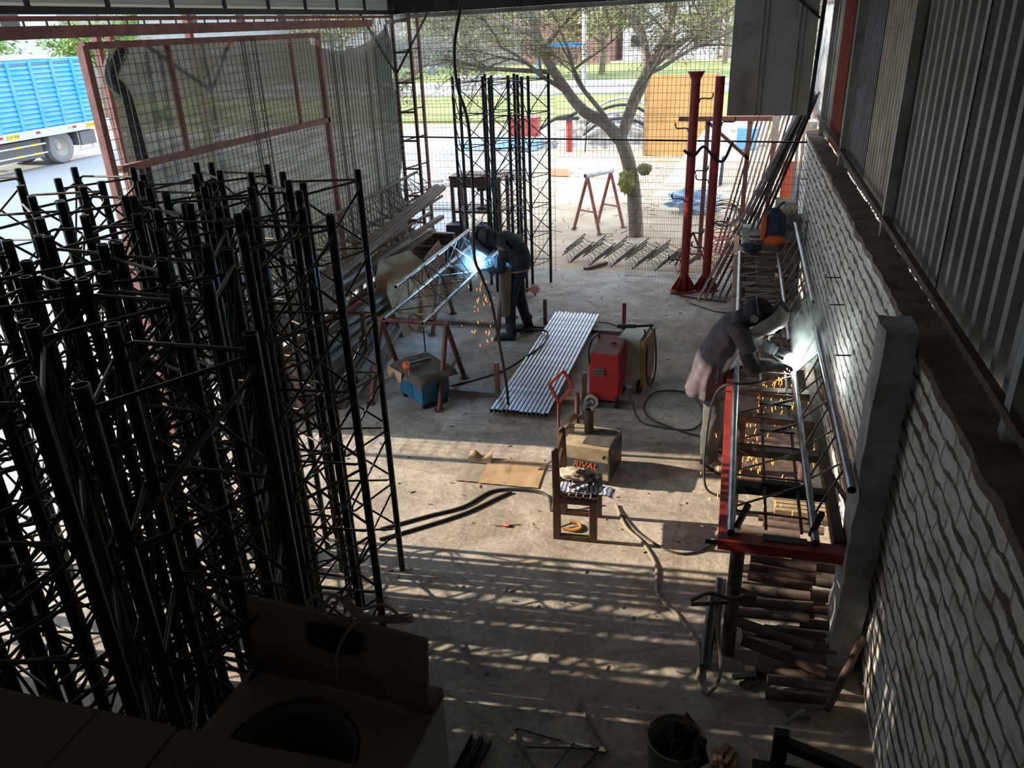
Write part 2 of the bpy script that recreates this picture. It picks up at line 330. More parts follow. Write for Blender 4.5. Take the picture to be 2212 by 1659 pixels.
def roof():
    C = sgroup('ceiling'); mb = MB(); k = 60; xs = []
    x = -5.9
    while x < 1.9: xs += [(x, 0), (x+.09, 0), (x+.11, .03), (x+.19, .03)]; x += .21
    n = len(xs); V = [(a, y, 4.27+b) for y in (-2.6, 12.25) for a, b in xs]
    MB().add(V, [(j, j+1, n+j+1, n+j) for j in range(n-1) if xs[j][0] > -3.4]).build('roof_sheet', M_ROOF, C)
    mt = bpy.data.materials.new('translucent_sheet'); mt.use_nodes = True; nn = mt.node_tree; bb = nn.nodes['Principled BSDF']; bb.inputs['Base Color'].default_value = (.34, .35, .31, 1); bb.inputs['Roughness'].default_value = .6
    tl = nn.nodes.new('ShaderNodeBsdfTranslucent'); tl.inputs[0].default_value = (.34, .35, .31, 1); mxs = nn.nodes.new('ShaderNodeMixShader'); mxs.inputs[0].default_value = .12
    nn.links.new(bb.outputs[0], mxs.inputs[1]); nn.links.new(tl.outputs[0], mxs.inputs[2]); nn.links.new(mxs.outputs[0], nn.nodes['Material Output'].inputs[0])
    MB().add(V, [(j, j+1, n+j+1, n+j) for j in range(n-1) if xs[j][0] <= -3.4]).build('translucent_roof_sheet', mt, C)  # left roof strip made translucent so its underside looks lit
    for y in [-1.6+1.25*i for i in range(12)]: MB().lohi((-5.4, y-.02, 4.2), (1.3, y+.02, 4.265)).build('purlin', M_DARK, C)
    for y in (-2.0, 12.1):
        T = MB().lohi((-5.4, y-.03, 4.14), (1.2, y+.03, 4.195))
        T.build('cross_beam', M_DARK, C)
    MB().lohi((-5.16, -2.5, 3.83), (-5.08, 12.2, 3.885)).build('eave_beam', M_DARK, C)
    pf = []; z = 3.885
    while z < 4.27: pf += [(-5.2, z), (-5.2, z+.035), (-5.19, z+.04), (-5.19, z+.05)]; z += .055
    nf = len(pf); VF = [(a, y, b) for y in (-2.5, 12.2) for a, b in pf]
    MB().add(VF, [(j, j+1, nf+j+1, nf+j) for j in range(nf-1)]).build('eave_fascia', mt, C)
    for k in range(16): MB().lohi((-5.15, -.6+.84*k, 3.885), (-5.12, -.57+.84*k, 4.27)).build('fascia_bar', M_DARK, C)
    MB().prism([(-5.2, 12.2, 3.83), (1.3, 12.2, 3.95), (1.3, 12.2, 4.3), (-5.2, 12.2, 4.3)], (0, .03, 0)).build('front_fascia', M_DARK, C)
    MB().beam((-5.4, 12.235, 3.79), (1.3, 12.235, 3.92), .06, .06).build('eave_beam', M_GALV, C)
roof()
def steel_left():
    W_ = sgroup('wall_left'); X = -5.1
    def b(name, p, q, s_=.05, m=M_PINK): return MB().beam(p, q, s_, s_).build(name, m, W_)
    b('girder_chord', (X, -1, 3.8), (X, 12, 3.8), .035); b('girder_chord', (X, -1, 3.69), (X, 11.2, 3.72), .09)
    mb = MB()
    for i in range(50): y = 1.0+i*.22; mb.beam((X, y, 3.7), (X, y, 3.81), .012, .012)
    mb.build('girder_bars', M_DARK, W_)
    b('top_rail', (X, 5.7, 3.6), (X, 9.65, 3.6), .055); b('mid_rail', (X, 5.8, 2.62), (X, 9.65, 2.6), .06); b('bottom_rail', (X, 5.7, .05), (X, 12, .05))
    b('frame_post', (X, 5.7, 0), (X, 5.7, 3.6), .065, M_PINK); b('frame_post', (X, 9.63, 0), (X, 9.63, 3.6), .06)
    b('thin_post', (X, 6.75, 2.6), (X, 6.75, 3.6), .035); b('thin_post', (X, 8.95, 2.6), (X, 8.95, 3.6), .035)
    b('outer_post', (X-.18, 7.35, 0), (X-.18, 7.35, 3.85), .06); b('outer_post', (X-.5, 6.45, 0), (X-.5, 6.45, 3.75), .06, M_PINK); b('outer_post', (X-.5, 6.62, .0), (X-.5, 6.62, 3.75), .06, M_PINK)
    b('brace', (X-.18, 7.35, 3.2), (X-.1, 6.5, 3.62), .03); b('brace', (X-.18, 7.35, 3.2), (X-.1, 8.0, 3.62), .03)
    for z in (.8, 1.4, 2.0, 2.6, 3.2): b('rung', (X-.5, 6.45, z), (X-.5, 6.62, z), .05)
    wm = MB(); y = 5.75
    while y < 12:
        for dy in ((0,) if y < 9.6 else (0, .02)): wm.beam((X+.01, y+dy, .05), (X+.01, y+dy, 3.6 if y < 9.6 else 3.75), .005, .005)
        y += .085 if y < 9.6 else .1
    for i in range(44): z = .08+i*.082; wm.beam((X+.016, 5.75, z), (X+.016, 12, z), .005, .005)
    for yy in (7.9, 8.1, 9.9, 10.15, 10.9, 11.2):
        wm.beam((X+.03, yy, .05), (X+.03, yy, 3.6), .01, .01); wm.beam((X+.03, yy+.06, .05), (X+.03, yy+.06, 3.6), .01, .01)
        for i in range(30): wm.beam((X+.03, yy, .1+i*.12), (X+.03, yy+.06, .1+i*.12), .006, .006)
    wm.build('wire_mesh', M_WIRE, W_)
    # corner columns (ladder shaped lattice)
    for p in ((-5.1, 12.0), (-4.83, 12.0)): MB().beam((p[0], p[1], 0), (p[0], p[1], 3.85), .045, .045).build('corner_post', M_BROWN, W_)
    MB().beam((-4.83, 12.35, 0), (-4.83, 12.35, 3.85), .045, .045).build('corner_post', M_BROWN, W_)
    for i in range(9):
        z = .3+i*.43; MB().beam((-5.1, 12, z), (-4.83, 12, z), .03, .03).build('corner_rung', M_BROWN, W_)
        MB().beam((-5.1, 12, z), (-4.83, 12.35, z+.05), .02, .02).build('corner_rung', M_BROWN, W_)
    b('brace', (X, 12, 3.0), (X+.62, 11.95, 3.86), .025, M_DARK); b('brace', (X, 12, 3.0), (X, 10.9, 3.86), .025, M_DARK)
    # unseen sheet wall beside the camera, added to block the sun
    s = MB(); s.lohi((X-.05, -2.4, 0), (X, 2.7, 3.9)); s.build('sheet_cladding', M_GALV, W_)
    b2 = sgroup('wall_back_of_camera'); MB().lohi((-5.3, -2.4, 0), (1.3, -2.3, 4.1)).build('sheet_cladding', M_DARK, b2)
steel_left()
def net_mat():
    m = bpy.data.materials.new('shade_cloth'); m.use_nodes = True; n = m.node_tree; n.nodes.clear()
    N = n.nodes.new; L = n.links.new
    o = N('ShaderNodeOutputMaterial'); tr = N('ShaderNodeBsdfTransparent'); df = N('ShaderNodeBsdfDiffuse'); tl = N('ShaderNodeBsdfTranslucent')
    df.inputs[0].default_value = (.075, .08, .066, 1); tl.inputs[0].default_value = (.02, .021, .017, 1)
    a = N('ShaderNodeAddShader'); mx = N('ShaderNodeMixShader'); L(df.outputs[0], a.inputs[0]); L(tl.outputs[0], a.inputs[1])
    t = N('ShaderNodeTexCoord'); wv = N('ShaderNodeTexNoise'); wv.inputs['Scale'].default_value = 1; mp = N('ShaderNodeMapping'); mp.inputs['Scale'].default_value = (1, 2.2, 26)
    L(t.outputs['Object'], mp.inputs[0]); L(mp.outputs[0], wv.inputs['Vector'])
    r = N('ShaderNodeValToRGB'); r.color_ramp.elements[0].position = .4; r.color_ramp.elements[0].color = (.93,)*3+(1,)
    r.color_ramp.elements[1].position = .62; r.color_ramp.elements[1].color = (.985,)*3+(1,)
    L(wv.outputs['Fac'], r.inputs[0]); L(r.outputs[0], mx.inputs[0]); L(tr.outputs[0], mx.inputs[1]); L(a.outputs[0], mx.inputs[2]); L(mx.outputs[0], o.inputs[0])
    return m
def shade_net():
    X = -5.16
    def f(u, v):
        y = 6.05+6.0*u; top = 3.58 if y < 9.6 else 3.5+.14*(y-9.6)/2.4*1.6-.2*math.sin(max(0, (y-9.6)/2.4)*math.pi)
        z = .25+(top-.25)*v
        edge = .07*math.sin(z*3.1)+.05*math.sin(z*7.7+1) if u > .97 else 0
        return (X+.03*math.sin(y*2.6+z*.8)+.02*math.sin(z*4+y)-.02, y+edge*(1 if u > .97 else 0), z)
    o = MB().grid(f, 120, 70).build('shade_net', net_mat(), None, 80)
    tag(o, 'dark grey-green shade net stretched behind the red framed wire mesh on the left', 'shade net')
    b = MB().path(curve_pts([(-5.2, 6.25, 3.6), (-5.2, 6.05, 3.35), (-5.22, 6.2, 3.1), (-5.2, 6.22, 2), (-5.2, 6.2, 1), (-5.2, 6.2, .1)]), .06, 8, True)
    b.build('rolled_hem', mat('net_dark', (.03, .04, .035), .9), o, True)
shade_net()
def mesh_fence(name, x0, x1, z0, z1, Y, dx, dz, label, folds=(), post=True):
    t = thing(name, label, 'wire fence', ((x0+x1)/2, Y, z0)); cx = (x0+x1)/2
    m = MB(); n = int((x1-x0)/dx)
    def off(z):
        return sum(-.03*max(0, 1-abs(z-q)/.05) for q in folds)
    for i in range(n+1):
        x = x0+i*dx-cx; P = [(x, 0, 0)]
        for q in sorted(folds): P += [(x, 0, q-.05-z0), (x, -.03, q-z0), (x, 0, q+.05-z0)]
        P.append((x, 0, z1-z0)); m.path(P, .0025, 4)
    k = int((z1-z0)/dz)
    for j in range(k+1): z = z0+j*dz; m.path([(x0-cx, off(z), z-z0), (x1-cx, off(z), z-z0)], .0025, 4)
    for q in folds:
        for e in (-.05, 0, .05): m.path([(x0-cx, off(q+e)-.003, q+e-z0), (x1-cx, off(q+e)-.003, q+e-z0)], .0028, 4)
    m.build('wire_grid', M_WIRE, t)
    return t
t = mesh_fence('wire_fence', -5.08, -2.62, .02, 3.85, 12.0, .066, .1, 'welded wire fence panel at the back left, behind the brown table', (1.2, 2.35, 2.62, 3.3))
t = mesh_fence('wire_fence', -2.62, -.25, 1.78, 3.85, 12.05, .062, .1, 'welded wire fence panel hung high across the opening in front of the tree', (2.35, 3.3))
t = mesh_fence('wire_fence', -1.47, .95, .0, 1.8, 11.62, .05, .1, 'welded wire fence panel standing on the ground behind the red posts')
m_ = MB()
for i in range(48): m_.path([(-1.47+i*.05-(-.26)+.025, .02, 0), (-1.47+i*.05-(-.26)+.025, .02, 1.8)], .002, 4)
m_.build('wire_grid', M_WIRE, t)
o = MB().path([(-5.1, 11.95, 2.09), (-2.6, 11.95, 2.06), (.95, 11.95, 2.02)], .013, 8).build('steel_rod', M_DARK, None, True)
tag(o, 'long dark steel rod tied horizontally across the wire fence', 'rod')
# ---------------------------------------------------------------- hanging grey panel at the right end of the opening
def hung_panel():
    t = thing('corrugated_panel', 'grey ribbed metal panel hanging at the upper right end of the opening', 'metal panel', (.3, 11.9, 2.38))
    m = mat('panel_grey', (.42, .43, .41), .6, .1, c2=(.33, .33, .31), vs_=2.5)
    pts = []; x = -.46
    for r_ in (-.46, .0, .42): pts += [(r_, 0), (r_+.36, 0), (r_+.375, .03), (r_+.39, 0), (r_+.42, 0), (r_+.435, .03), (r_+.45, 0)]
    pts = [p for p in pts if p[0] < .60]+[(.6, 0)]
    k = len(pts); V = [(a, -b, z) for z in (0, 1.62) for a, b in pts]+[(a, -b+.012, z) for z in (0, 1.62) for a, b in pts]
    F = [(j, j+1, k+j+1, k+j) for j in range(k-1)]+[(2*k+j, 3*k+j, 3*k+j+1, 2*k+j+1) for j in range(k-1)]
    F += [(j, 2*k+j, 2*k+j+1, j+1) for j in range(k-1)]+[(0, k, 3*k, 2*k)]
    MB().add(V, F).build('sheet', m, t)
    MB().beam((.62, .02, -.05), (.66, .02, 1.62), .05, .05).build('side_post', M_DARK, t)
    MB().beam((.1, -.02, 1.62), (.62, -.02, 1.2), .035, .03).build('brace', M_DARK, t)
    for x, z in ((-.4, .06), (-.05, .06), (.33, .07), (-.4, 1.3), (.33, 1.25)): MB().lathe([(0, 0), (.012, 0), (.012, -.01), (0, -.012)], (x, -.006, z), 8, 'Y').build('bolt', M_GALV, t)
hung_panel()
# ================================================================ LATTICE TOWERS
S_T = .445; RL = .0215; RR = .0072
def lace_path(L, s, per, a0=.06, flip=False):
    # horizontal bar, bend, diagonal, bend ... along +Z, between x = r and x = s-r
    e0, e1 = RL*.6, s-RL*.6; P = []; z = a0; k = 0
    while z < L-.03:
        P += [(e0-.004 if z == a0 else e0+.03, 0, z), (e1-.03, 0, z), (e1-.008, 0, z+.008), (e1, 0, z+.03), (e1-.012, 0, z+.055)]
        z2 = z+per
        if z2 < L-.03: P += [(e0+.012, 0, z2-.05), (e0, 0, z2-.03), (e0+.008, 0, z2-.008)]
        z = z2
    P = [(p[0], p[1], L-p[2]) for p in P][::-1]
    if flip: P = [(s-p[0], p[1], p[2]) for p in P]
    return P
def lattice_parts(root, L=3.0, s=S_T, per=.43, mleg=None, mlace=None, faces=(0, 1, 2), legs=(0, 1, 2), legmesh={}):
    key = (L, s, per, mleg.name, mlace.name)
    C3 = [Vector((s/math.sqrt(3)*math.cos(a), s/math.sqrt(3)*math.sin(a), 0)) for a in (0, 2*math.pi/3, 4*math.pi/3)]
    if key not in legmesh:
        lo = MB().pipe((0, 0, 0), (0, 0, L), RL, .0035, 14).build('leg', mleg, None, 50)
        la = MB().path(lace_path(L, s, per), RR, 6).build('lacing', mlace, None, 60)
        lb = MB().path(lace_path(L, s, per, .1, True), RR, 6).build('lacing', mlace, None, 60)
        legmesh[key] = (lo.data, la.data, lb.data)
        for o in (lo, la, lb): bpy.data.objects.remove(o)
    md = legmesh[key]
    for i in legs:
        o = bpy.data.objects.new('leg', md[0]); COL.objects.link(o); o.parent = root; o.location = C3[i]
    for i in faces:
        a = C3[i]; b = C3[(i+1) % 3]; d = (b-a).normalized(); nrm = Vector((d.y, -d.x, 0))
        o = bpy.data.objects.new('lacing', md[1+i % 2]); COL.objects.link(o); o.parent = root
        o.location = a+nrm*(RL*.75); o.rotation_euler = (0, 0, math.atan2(d.y, d.x))
TW = [(-2.39, 3.07, 0.67), (-1.88, 2.32, -0.61), (-1.98, 1.99, 0.50), (-2.27, 2.36, 0.13), (-2.16, 3.42, -0.51), (-3.26, 4.26, -0.13), (-2.19, 2.74, -0.55),
      (-2.84, 3.27, 0.19), (-1.47, 1.63, 0.54), (-2.85, 2.89, 0.84), (-2.32, 4.14, 0.77), (-1.94, 3.03, 0.62), (-2.64, 3.96, -0.02), (-3.69, 3.64, 0.90),
      (-3.90, 4.16, 0.54), (-3.50, 3.12, 0.93), (-1.87, 1.45, -0.29), (-2.39, 2.10, 0.13), (-2.62, 2.5, 0.4), (-3.1, 2.4, .7), (-2.75, 1.75, .2), (-2.3, 1.5, .9),
      (-3.75, 2.75, .3), (-3.05, 3.72, .5), (-4.35, 3.5, .2), (-4.3, 2.9, .6), (-4.4, 2.3, .1), (-3.8, 2.2, .9), (-3.3, 1.9, .4), (-4.7, 4.05, .7), (-3.3, 3.55, .5), (-4.45, 1.7, .3), (-3.7, 1.6, .8), (-3.05, 4.35, .4), (-2.65, 3.55, .9), (-4.75, 3.1, .5)]  # outer left towers added, mostly out of view, to shade the near floor
rows = sorted(TW, key=lambda q: q[1])
bands = ['nearest row', 'second nearest row', 'third row', 'fourth row', 'fifth row', 'farthest row']
for bi in range(6):
    row = sorted(rows[bi*6:bi*6+6], key=lambda q: q[0])
    nm = ['leftmost', 'second from left', 'third from left', 'third from right', 'second from right', 'rightmost']
    for j, (x, y, a) in enumerate(row):
        t = thing('lattice_tower', 'black lattice tower in the packed stack, %s in the %s' % (nm[j], bands[bi]), 'lattice tower', (x, y, 0), a,
                  'black lattice tower sections packed upright at left')
        if (x, y) == (-2.32, 4.14): t['label'] = 'black lattice tower at the right rear corner of the packed stack'
        lattice_parts(t, 2.9, S_T, .415, M_BLK, M_LACE)
for i, (x, y, a) in enumerate([(-3.69, 11.05, 0.54), (-3.36, 11.5, .50), (-3.08, 11.0, -.35), (-2.80, 11.28, .60)]):
    t = thing('lattice_tower', '%s of four dark lattice towers standing behind the left welder' % ['leftmost', 'second from left', 'third from left', 'rightmost'][i], 'lattice tower',
              (x, y, 0), a, 'lattice towers standing by the back fence')
    lattice_parts(t, 3.0, .44, .43, M_BLK, M_LACE)
# ---------------------------------------------------------------- trusses lying down
def truss(name, label, A, L, verts, d=(0, 1, 0), faces=((0, 1), (1, 2), (2, 0)), m=M_STEEL, per=.43, group=None, mr=M_ROD, rl=RL):
    """A = near end origin, verts = (x,z) offsets of the three chords, running along d"""
    t = thing(name, label, 'lattice truss', A, 0, group); d = Vector(d).normalized()
    C = [Vector((v[0], 0, v[1])) for v in verts]
    for c in C: MB().pipe(c, c+d*L, rl, .003, 14).build('chord_pipe', m, t, 50)
    for a, b in faces:
        u = (C[b]-C[a]); s = u.length; u.normalize(); cen = (C[0]+C[1]+C[2])/3
        nr = u.cross(d); nr *= 1 if nr.dot((C[a]+C[b])/2-cen) > 0 else -1
        P = [C[a]+u*p[0]+d*p[2]+nr*rl*.8 for p in lace_path(L, s, per, .08 if a else .13, flip=bool(a % 2))]
        MB().path(P, RR, 6).build('lacing', mr, t, 60)
    return t
truss('lattice_truss', 'bright steel lattice truss on the red bench, nearer section welded by the right welder', (.15, 3.95, .935), 2.55, ((0, 0), (.46, 0), (.60, .37)), faces=((0, 1), (1, 2)), rl=.0245)
truss('lattice_truss', 'bright steel lattice truss on the far half of the bench, beyond the right welder', (.15, 7.1, .935), 3.0, ((0, 0), (.46, 0), (.62, .38)), faces=((0, 1), (1, 2)))
truss('lattice_truss', 'bright steel lattice truss resting on red trestles in front of the left welder', (-3.41, 7.12, .885), 3.0, ((0, 0), (.43, -.02), (.17, .36)), d=(-.0, 1, .0))
# ---------------------------------------------------------------- trestles
def trestle(label, x0, x1, y, z, m, spread=.42, r=.028, group='pipe trestles'):
    t = thing('trestle', label, 'trestle', ((x0+x1)/2, y, 0), 0, group); h = (x1-x0)/2
    MB().cyl((-h, 0, z-r*1.1), (h, 0, z-r*1.1), r*1.1, 12).build('top_beam', m, t, 50)
    for sx in (-1, 1):
        for sy in (-1, 1):
            q = (sx*(h-.03)+sx*.02, sy*spread, 0)
            MB().cyl((sx*(h-.03), 0, z-.05), q, r, 10).build('leg', m, t, 50)
            MB().cyl((q[0], q[1], 0), (q[0], q[1], .012), .055, 10).build('foot_plate', M_RUST, t)
        MB().cyl((sx*(h-.02), -spread*.6, z*.36), (sx*(h-.02), spread*.6, z*.36), r*.5, 8).build('crossbar', m, t, 50)
    return t
trestle('worn red pipe trestle under the near end of the left truss', -3.56, -2.76, 7.3, .845, mat('worn_red', (.17, .05, .04), .6, .1, c2=(.10, .05, .035), vs_=12))
trestle('worn red pipe trestle beside the left welder under the far end of the truss', -3.62, -2.72, 9.35, .845, M_BROWN)
t = trestle('pipe trestle with plastic wrapped top standing on the sand left of the tree', -.36, .36, 0, 1.08, M_PINK, .33, .032)
t.location = (-2.45, 15.05, -.02); t.rotation_euler[2] = R(58)
def wrap(u, v):
    a = u*2*math.pi; q = .045+.012*noise.noise(Vector((math.cos(a)*2, math.sin(a)*2, v*9))); return (-.39+.78*v, q*math.cos(a), 1.045+q*math.sin(a))
MB().grid(wrap, 14, 30).build('plastic_wrap', mat('plastic_film', (.6, .6, .58), .3, 0, var=.3, vs_=20), t, 60)
# clamp on truss
c = thing('pipe_clamp', 'rusty C clamp gripping the left truss on the red trestle', 'clamp', (-3.02, 7.27, .8))
MB().path(curve_pts([(0, -.04, .05), (-.1, -.04, .12), (-.17, -.04, .05), (-.14, -.04, -.05), (-.02, -.04, -.08)], 6), .012, 8).build('frame', M_RUST, c, True)
MB().cyl((-.0, -.04, -.02), (-.0, -.04, -.3), .008, 8).build('screw', M_DARK, c)
# ================================================================ FLOOR PIPE RACK
t = thing('pipe_rack', 'floor rack of steel channels with upright end posts, under the row of pipes', 'rack', (-1.8, 8.4, 0))
MB().lohi((-1.95, .95, 0), (.65, 1.03, .055)).build('channel', M_RUSTD, t)
MB().lohi((-1.5, -1.12, 0), (1.0, -1.04, .055)).build('channel', M_RUSTD, t)
for x, y, h in ((-.43, 1.07, .39), (.6, 1.07, .4), (-.46, -1.08, .4), (.48, -1.08, .36)):
    MB().lohi((x-.022, y-.022, 0), (x+.022, y+.022, h)).build('upright_post', M_BROWN, t)
for i in range(14):
    x = -2.175+i*.0437; o = MB().pipe((0, -1.5+.03*rnd.random(), 0), (0, 1.5+.04*rnd.random(), 0), RL, .0035, 16).build('steel_pipe', M_STEEL, None, 50)
    o.location = (x, 8.33, .0555+RL); o.rotation_euler[2] = R(-.4)
    o.location.x += 0
    tag(o, 'bright steel pipe lying on the floor rack, %s from the left' % ordn(i), 'pipe', 'bright pipes on the floor rack')
# ================================================================ RIGHT WORK BENCH
t = thing('work_bench', 'long red and rusty steel bench along the brick wall, carrying the lattice trusses', 'work bench', (.45, 7, 0))
M_BR = M_RED
MB().lohi((-.37, -3.02, .83), (-.31, -.45, .905)).build('side_beam', M_RED, t)
MB().lohi((-.37, -.45, .83), (-.31, 4.1, .905)).build('side_beam', M_RUST, t)
MB().lohi((.27, -2.95, .83), (.33, 4.1, .905)).build('side_beam', M_RUST, t)
bm_ = MB(); bm_.lohi((-.37, -3.1, .845), (.31, -3.04, .9)); bm_.lohi((-.37, -3.1, .9), (.31, -3.0, .908)); bm_.build('end_beam', M_RED, t)
MB().cyl((-.44, -3.07, .87), (-.34, -3.07, .87), .014, 8).build('end_pin', M_DARK, t)
for y in (-2.42, -1.92, -1.4, -.92, -.3, .45, 1.2, 1.95, 2.6, 3.3, 3.95):
    MB().lohi((-.31, y-.04, .84), (.27, y+.04, .895)).build('cross_beam', M_RUSTD if y > -2.3 else M_DARK, t)
for y in (-3.0, -1.4, .6, 2.4, 4.0):
    for x in ((-.25, .25) if y > -2 else (-.25,)):
        MB().cyl((x, y, 0), (x, y, .84), .042, 14).build('leg', M_RUST, t, 50)
for x in (-.1, .1):
    MB().lohi((x-.008, -2.9, .88), (x+.008, 4, .9)).build('guide_strip', M_RUST, t)
for y in (-3.02, -2.4, -1.65, -1.2):
    MB().lohi((-.12, y-.03, .9), (.12, y+.03, .915)).build('jig_plate', M_DARK, t)
for x in (-.27, .14):
    MB().beam((x, -2.98, .93), (x+.06, -2.86, 1.02), .03, .03).build('stop_bar', M_DARK, t)
MB().lohi((.52, -2.3, .45), (.56, 3.5, .5)).build('rear_rail', M_RUST, t)
for y in (-2, -.5, 1): MB().beam((.30, y, .86), (.54, y, .5), .03, .03).build('rear_bracket', M_RUSTD, t)
MB().lohi((-.3, -1.5, .36), (.3, 3.6, .385)).build('lower_shelf', M_RUST, t)
# items on lower shelf (far)
for i in range(14):
    y = 7.3+i*.22; o = MB().lohi((-.2, -.04, 0), (.2+.08*rnd.random(), .04, .05)).build('steel_offcut', M_RUSTD, None); o.location = (.45+.05*rnd.random(), y, .386); o.rotation_euler[2] = rnd.uniform(-.2, .2)
    tag(o, 'rusty flat steel offcut on the lower shelf of the bench, %s from the right welder' % ordn(i), 'steel offcut', 'offcuts on the bench shelf')
# ---------------------------------------------------------------- scrap pipe heap under the bench end
heap = [(0.60, 3.66, .06, .36, 4, .03), (.62, 3.76, .07, .38, 4, .03), (.52, 3.9, .13, .5, -16, .034), (.46, 4.0, .20, .46, -14, .032), (.72, 3.92, .06, .3, -8, .03), (.45, 4.1, .26, .42, 4, .03),
        (.47, 4.2, .27, .44, 4, .032), (.75, 4.02, .13, .34, 8, .03), (.45, 4.31, .27, .46, 2, .034), (.77, 4.15, .2, .3, 2, .03), (.5, 4.42, .28, .4, -3, .032), (.52, 4.52, .27, .42, -3, .034),
        (.76, 4.3, .2, .3, -3, .032), (.53, 4.64, .27, .42, -3, .034), (.78, 4.45, .18, .32, -2, .032), (.5, 4.76, .28, .4, -4, .034), (.77, 4.6, .18, .3, -2, .03), (.56, 4.88, .27, .4, -4, .03),
        (.46, 5.0, .26, .4, -3, .034), (.76, 4.78, .17, .32, -5, .034), (.62, 5.1, .26, .42, -4, .03), (.58, 5.2, .25, .4, -3, .03), (.5, 3.85, .05, .4, 3, .03), (.5, 4.1, .1, .44, 0, .03), (.5, 4.3, .14, .44, 3, .03),
        (.5, 4.5, .15, .44, -2, .03), (.5, 4.7, .15, .44, 1, .03), (.5, 4.95, .14, .44, -3, .03), (.62, 4.2, .06, .4, 0, .03), (.62, 4.55, .06, .4, 2, .03), (.62, 4.9, .06, .4, -2, .03)]
heap.sort(key=lambda h: h[1])
for i, (x, y, z, L, a, r) in enumerate(heap):
    o = MB().pipe((-L/2, 0, 0), (L/2, 0, 0), r, .004, 14).build('scrap_pipe', M_RUSTD if i % 3 else M_RUST, None, 50)
    o.location = (x, y, z); o.rotation_euler = (rnd.random()*6, rnd.uniform(-.06, .06), R(a))
    tag(o, 'short rusty pipe offcut in the heap under the bench end, %s from the front' % ordn(i), 'pipe offcut', 'pipe offcuts heaped under the bench end')
for i, (x, y, z, L, az, el, r, m, lb) in enumerate([(.83, 3.7, .26, .48, 62, 28, .022, M_RUST, 'dark pipe offcut leaning against the brick pillar beside the heap'), (.6, 3.56, .03, .13, 4, 0, .018, M_STEEL, 'small pale pipe offcut in front of the heap'),
        (.08, 3.95, .2, .42, 85, 62, .035, M_STEEL, 'pale grey pipe leaning on the left of the bench leg'), (.12, 4.15, .2, .4, 85, 60, .033, M_STEEL, 'grey pipe standing behind the bench leg'),
        (.3, 3.78, .04, .14, 20, 0, .02, M_STEEL, 'short grey pipe end lying at the bench leg')]):
    o = MB().pipe((-L/2, 0, 0), (L/2, 0, 0), r, .004, 14).build('scrap_pipe', m, None, 50); o.location = (x, y, z); o.rotation_euler = (0, -R(el), R(az))
    tag(o, lb, 'pipe offcut')
o = MB().prism([(-.13, 0, 0), (.02, .18, 0), (.06, .12, 0), (-.08, -.03, 0)], (0, 0, .01)).build('steel_plate', M_RUST); o.location = (.4, 3.72, .02); tag(o, 'bent triangular steel plate at the front of the pipe heap', 'steel plate')
for i in range(8):
    o = MB().lohi((-.02, -.0225, 0), (.02, .0225, .45)).build('wood_batten', mat('batten', (.45, .35, .22), .8, 0, var=.3, vs_=9), None)
    o.rotation_euler = (R(90), 0, R(90)); o.location = (.5, 5.32+i*.055, .24); tag(o, 'pale wooden batten on the pipe heap below the bench, %s from the front' % ordn(i), 'batten', 'pale battens on the pipe heap')
# clamp and grinder on bench leg
c = thing('bench_clamp', 'steel screw clamp fixed on the front leg of the bench', 'clamp', (.16, 3.93, .5))
MB().path(curve_pts([(-.2, -.03, -.05), (-.1, -.04, .03), (.02, -.05, .02), (.14, -.04, .06)], 6), .012, 8).build('arm', M_RUST, c, True)
MB().path(curve_pts([(-.2, -.03, -.08), (-.06, -.05, -.03), (.14, -.05, .03)], 6), .012, 8).build('arm', M_RUST, c, True)
MB().box((.14, -.045, .045), (.05, .04, .06)).build('jaw', M_RUST, c)
# ---------------------------------------------------------------- leaning rods
for i in range(22):
    f0 = i % 6; f1 = i//6
    a = Vector((-.36+.095*f0+.02*rnd.random(), 10.85+.06*f1+.05*f0, 0.008)); b = Vector((.92+.025*f0-.02*f1, 12.35+.02*f1, 2.63-.03*f1-.02*(i % 3)))
    b = a+(b-a)*(1+.02*rnd.random())
    o = MB().path([a+(b-a)*(k/8)+Vector((0, 0, -.04*math.sin(math.pi*k/8))) for k in range(9)], .009+.003*(i % 2), 6).build('steel_rod', [M_ROD, M_RUSTD, M_DARK][i % 3], None, True)
    tag(o, 'long steel rod leaning on the far pillar, %s from the left at the floor' % ordn(i), 'rod', 'rods leaning on the far pillar')
# ---------------------------------------------------------------- red posts with pegs
def red_post(x, y, label, head):
    t = thing('climbing_post', label, 'steel post', (x, y, 0), 0, 'red posts with step pegs')
    MB().cyl((0, 0, .02), (0, 0, 2.93), .062, 20).build('shaft', M_RED, t, 50)
    MB().cyl((0, 0, 0), (0, 0, .022), .2, 28).build('base_plate', M_RED, t, 50)
    for k in range(8):
        a = k*math.pi/4+.2; c, s = math.cos(a), math.sin(a)
        MB().prism([(.055*c, .055*s, .02), (.185*c, .185*s, .02), (.055*c, .055*s, .24)], (-.008*s, .008*c, 0)).build('gusset', M_RED, t)
    if head:
        MB().cyl((0, 0, 2.9), (0, 0, 2.985), .065, 20, .105).build('flared_head', M_RED, t, 50)
        MB().cyl((0, 0, 2.985), (0, 0, 3.0), .115, 20).build('top_plate', M_RED, t, 50)
    for i, z in enumerate([.45, .85, 1.33, 1.72, 2.28, 2.66] if head else [.62, 1.0, 1.58, 2.35]):
        s = -1 if i % 2 == (0 if head else 0) else 1
        MB().path(curve_pts([(s*.06, 0, z-.05), (s*.08, 0, z), (s*.2, 0, z), (s*.23, 0, z+.02), (s*.235, 0, z+.07)], 5), .009, 8).build('step_peg', M_DARK, t, True)
    return t
red_post(-.58, 11.35, 'left red post with flared head and step pegs, in front of the fence', True)
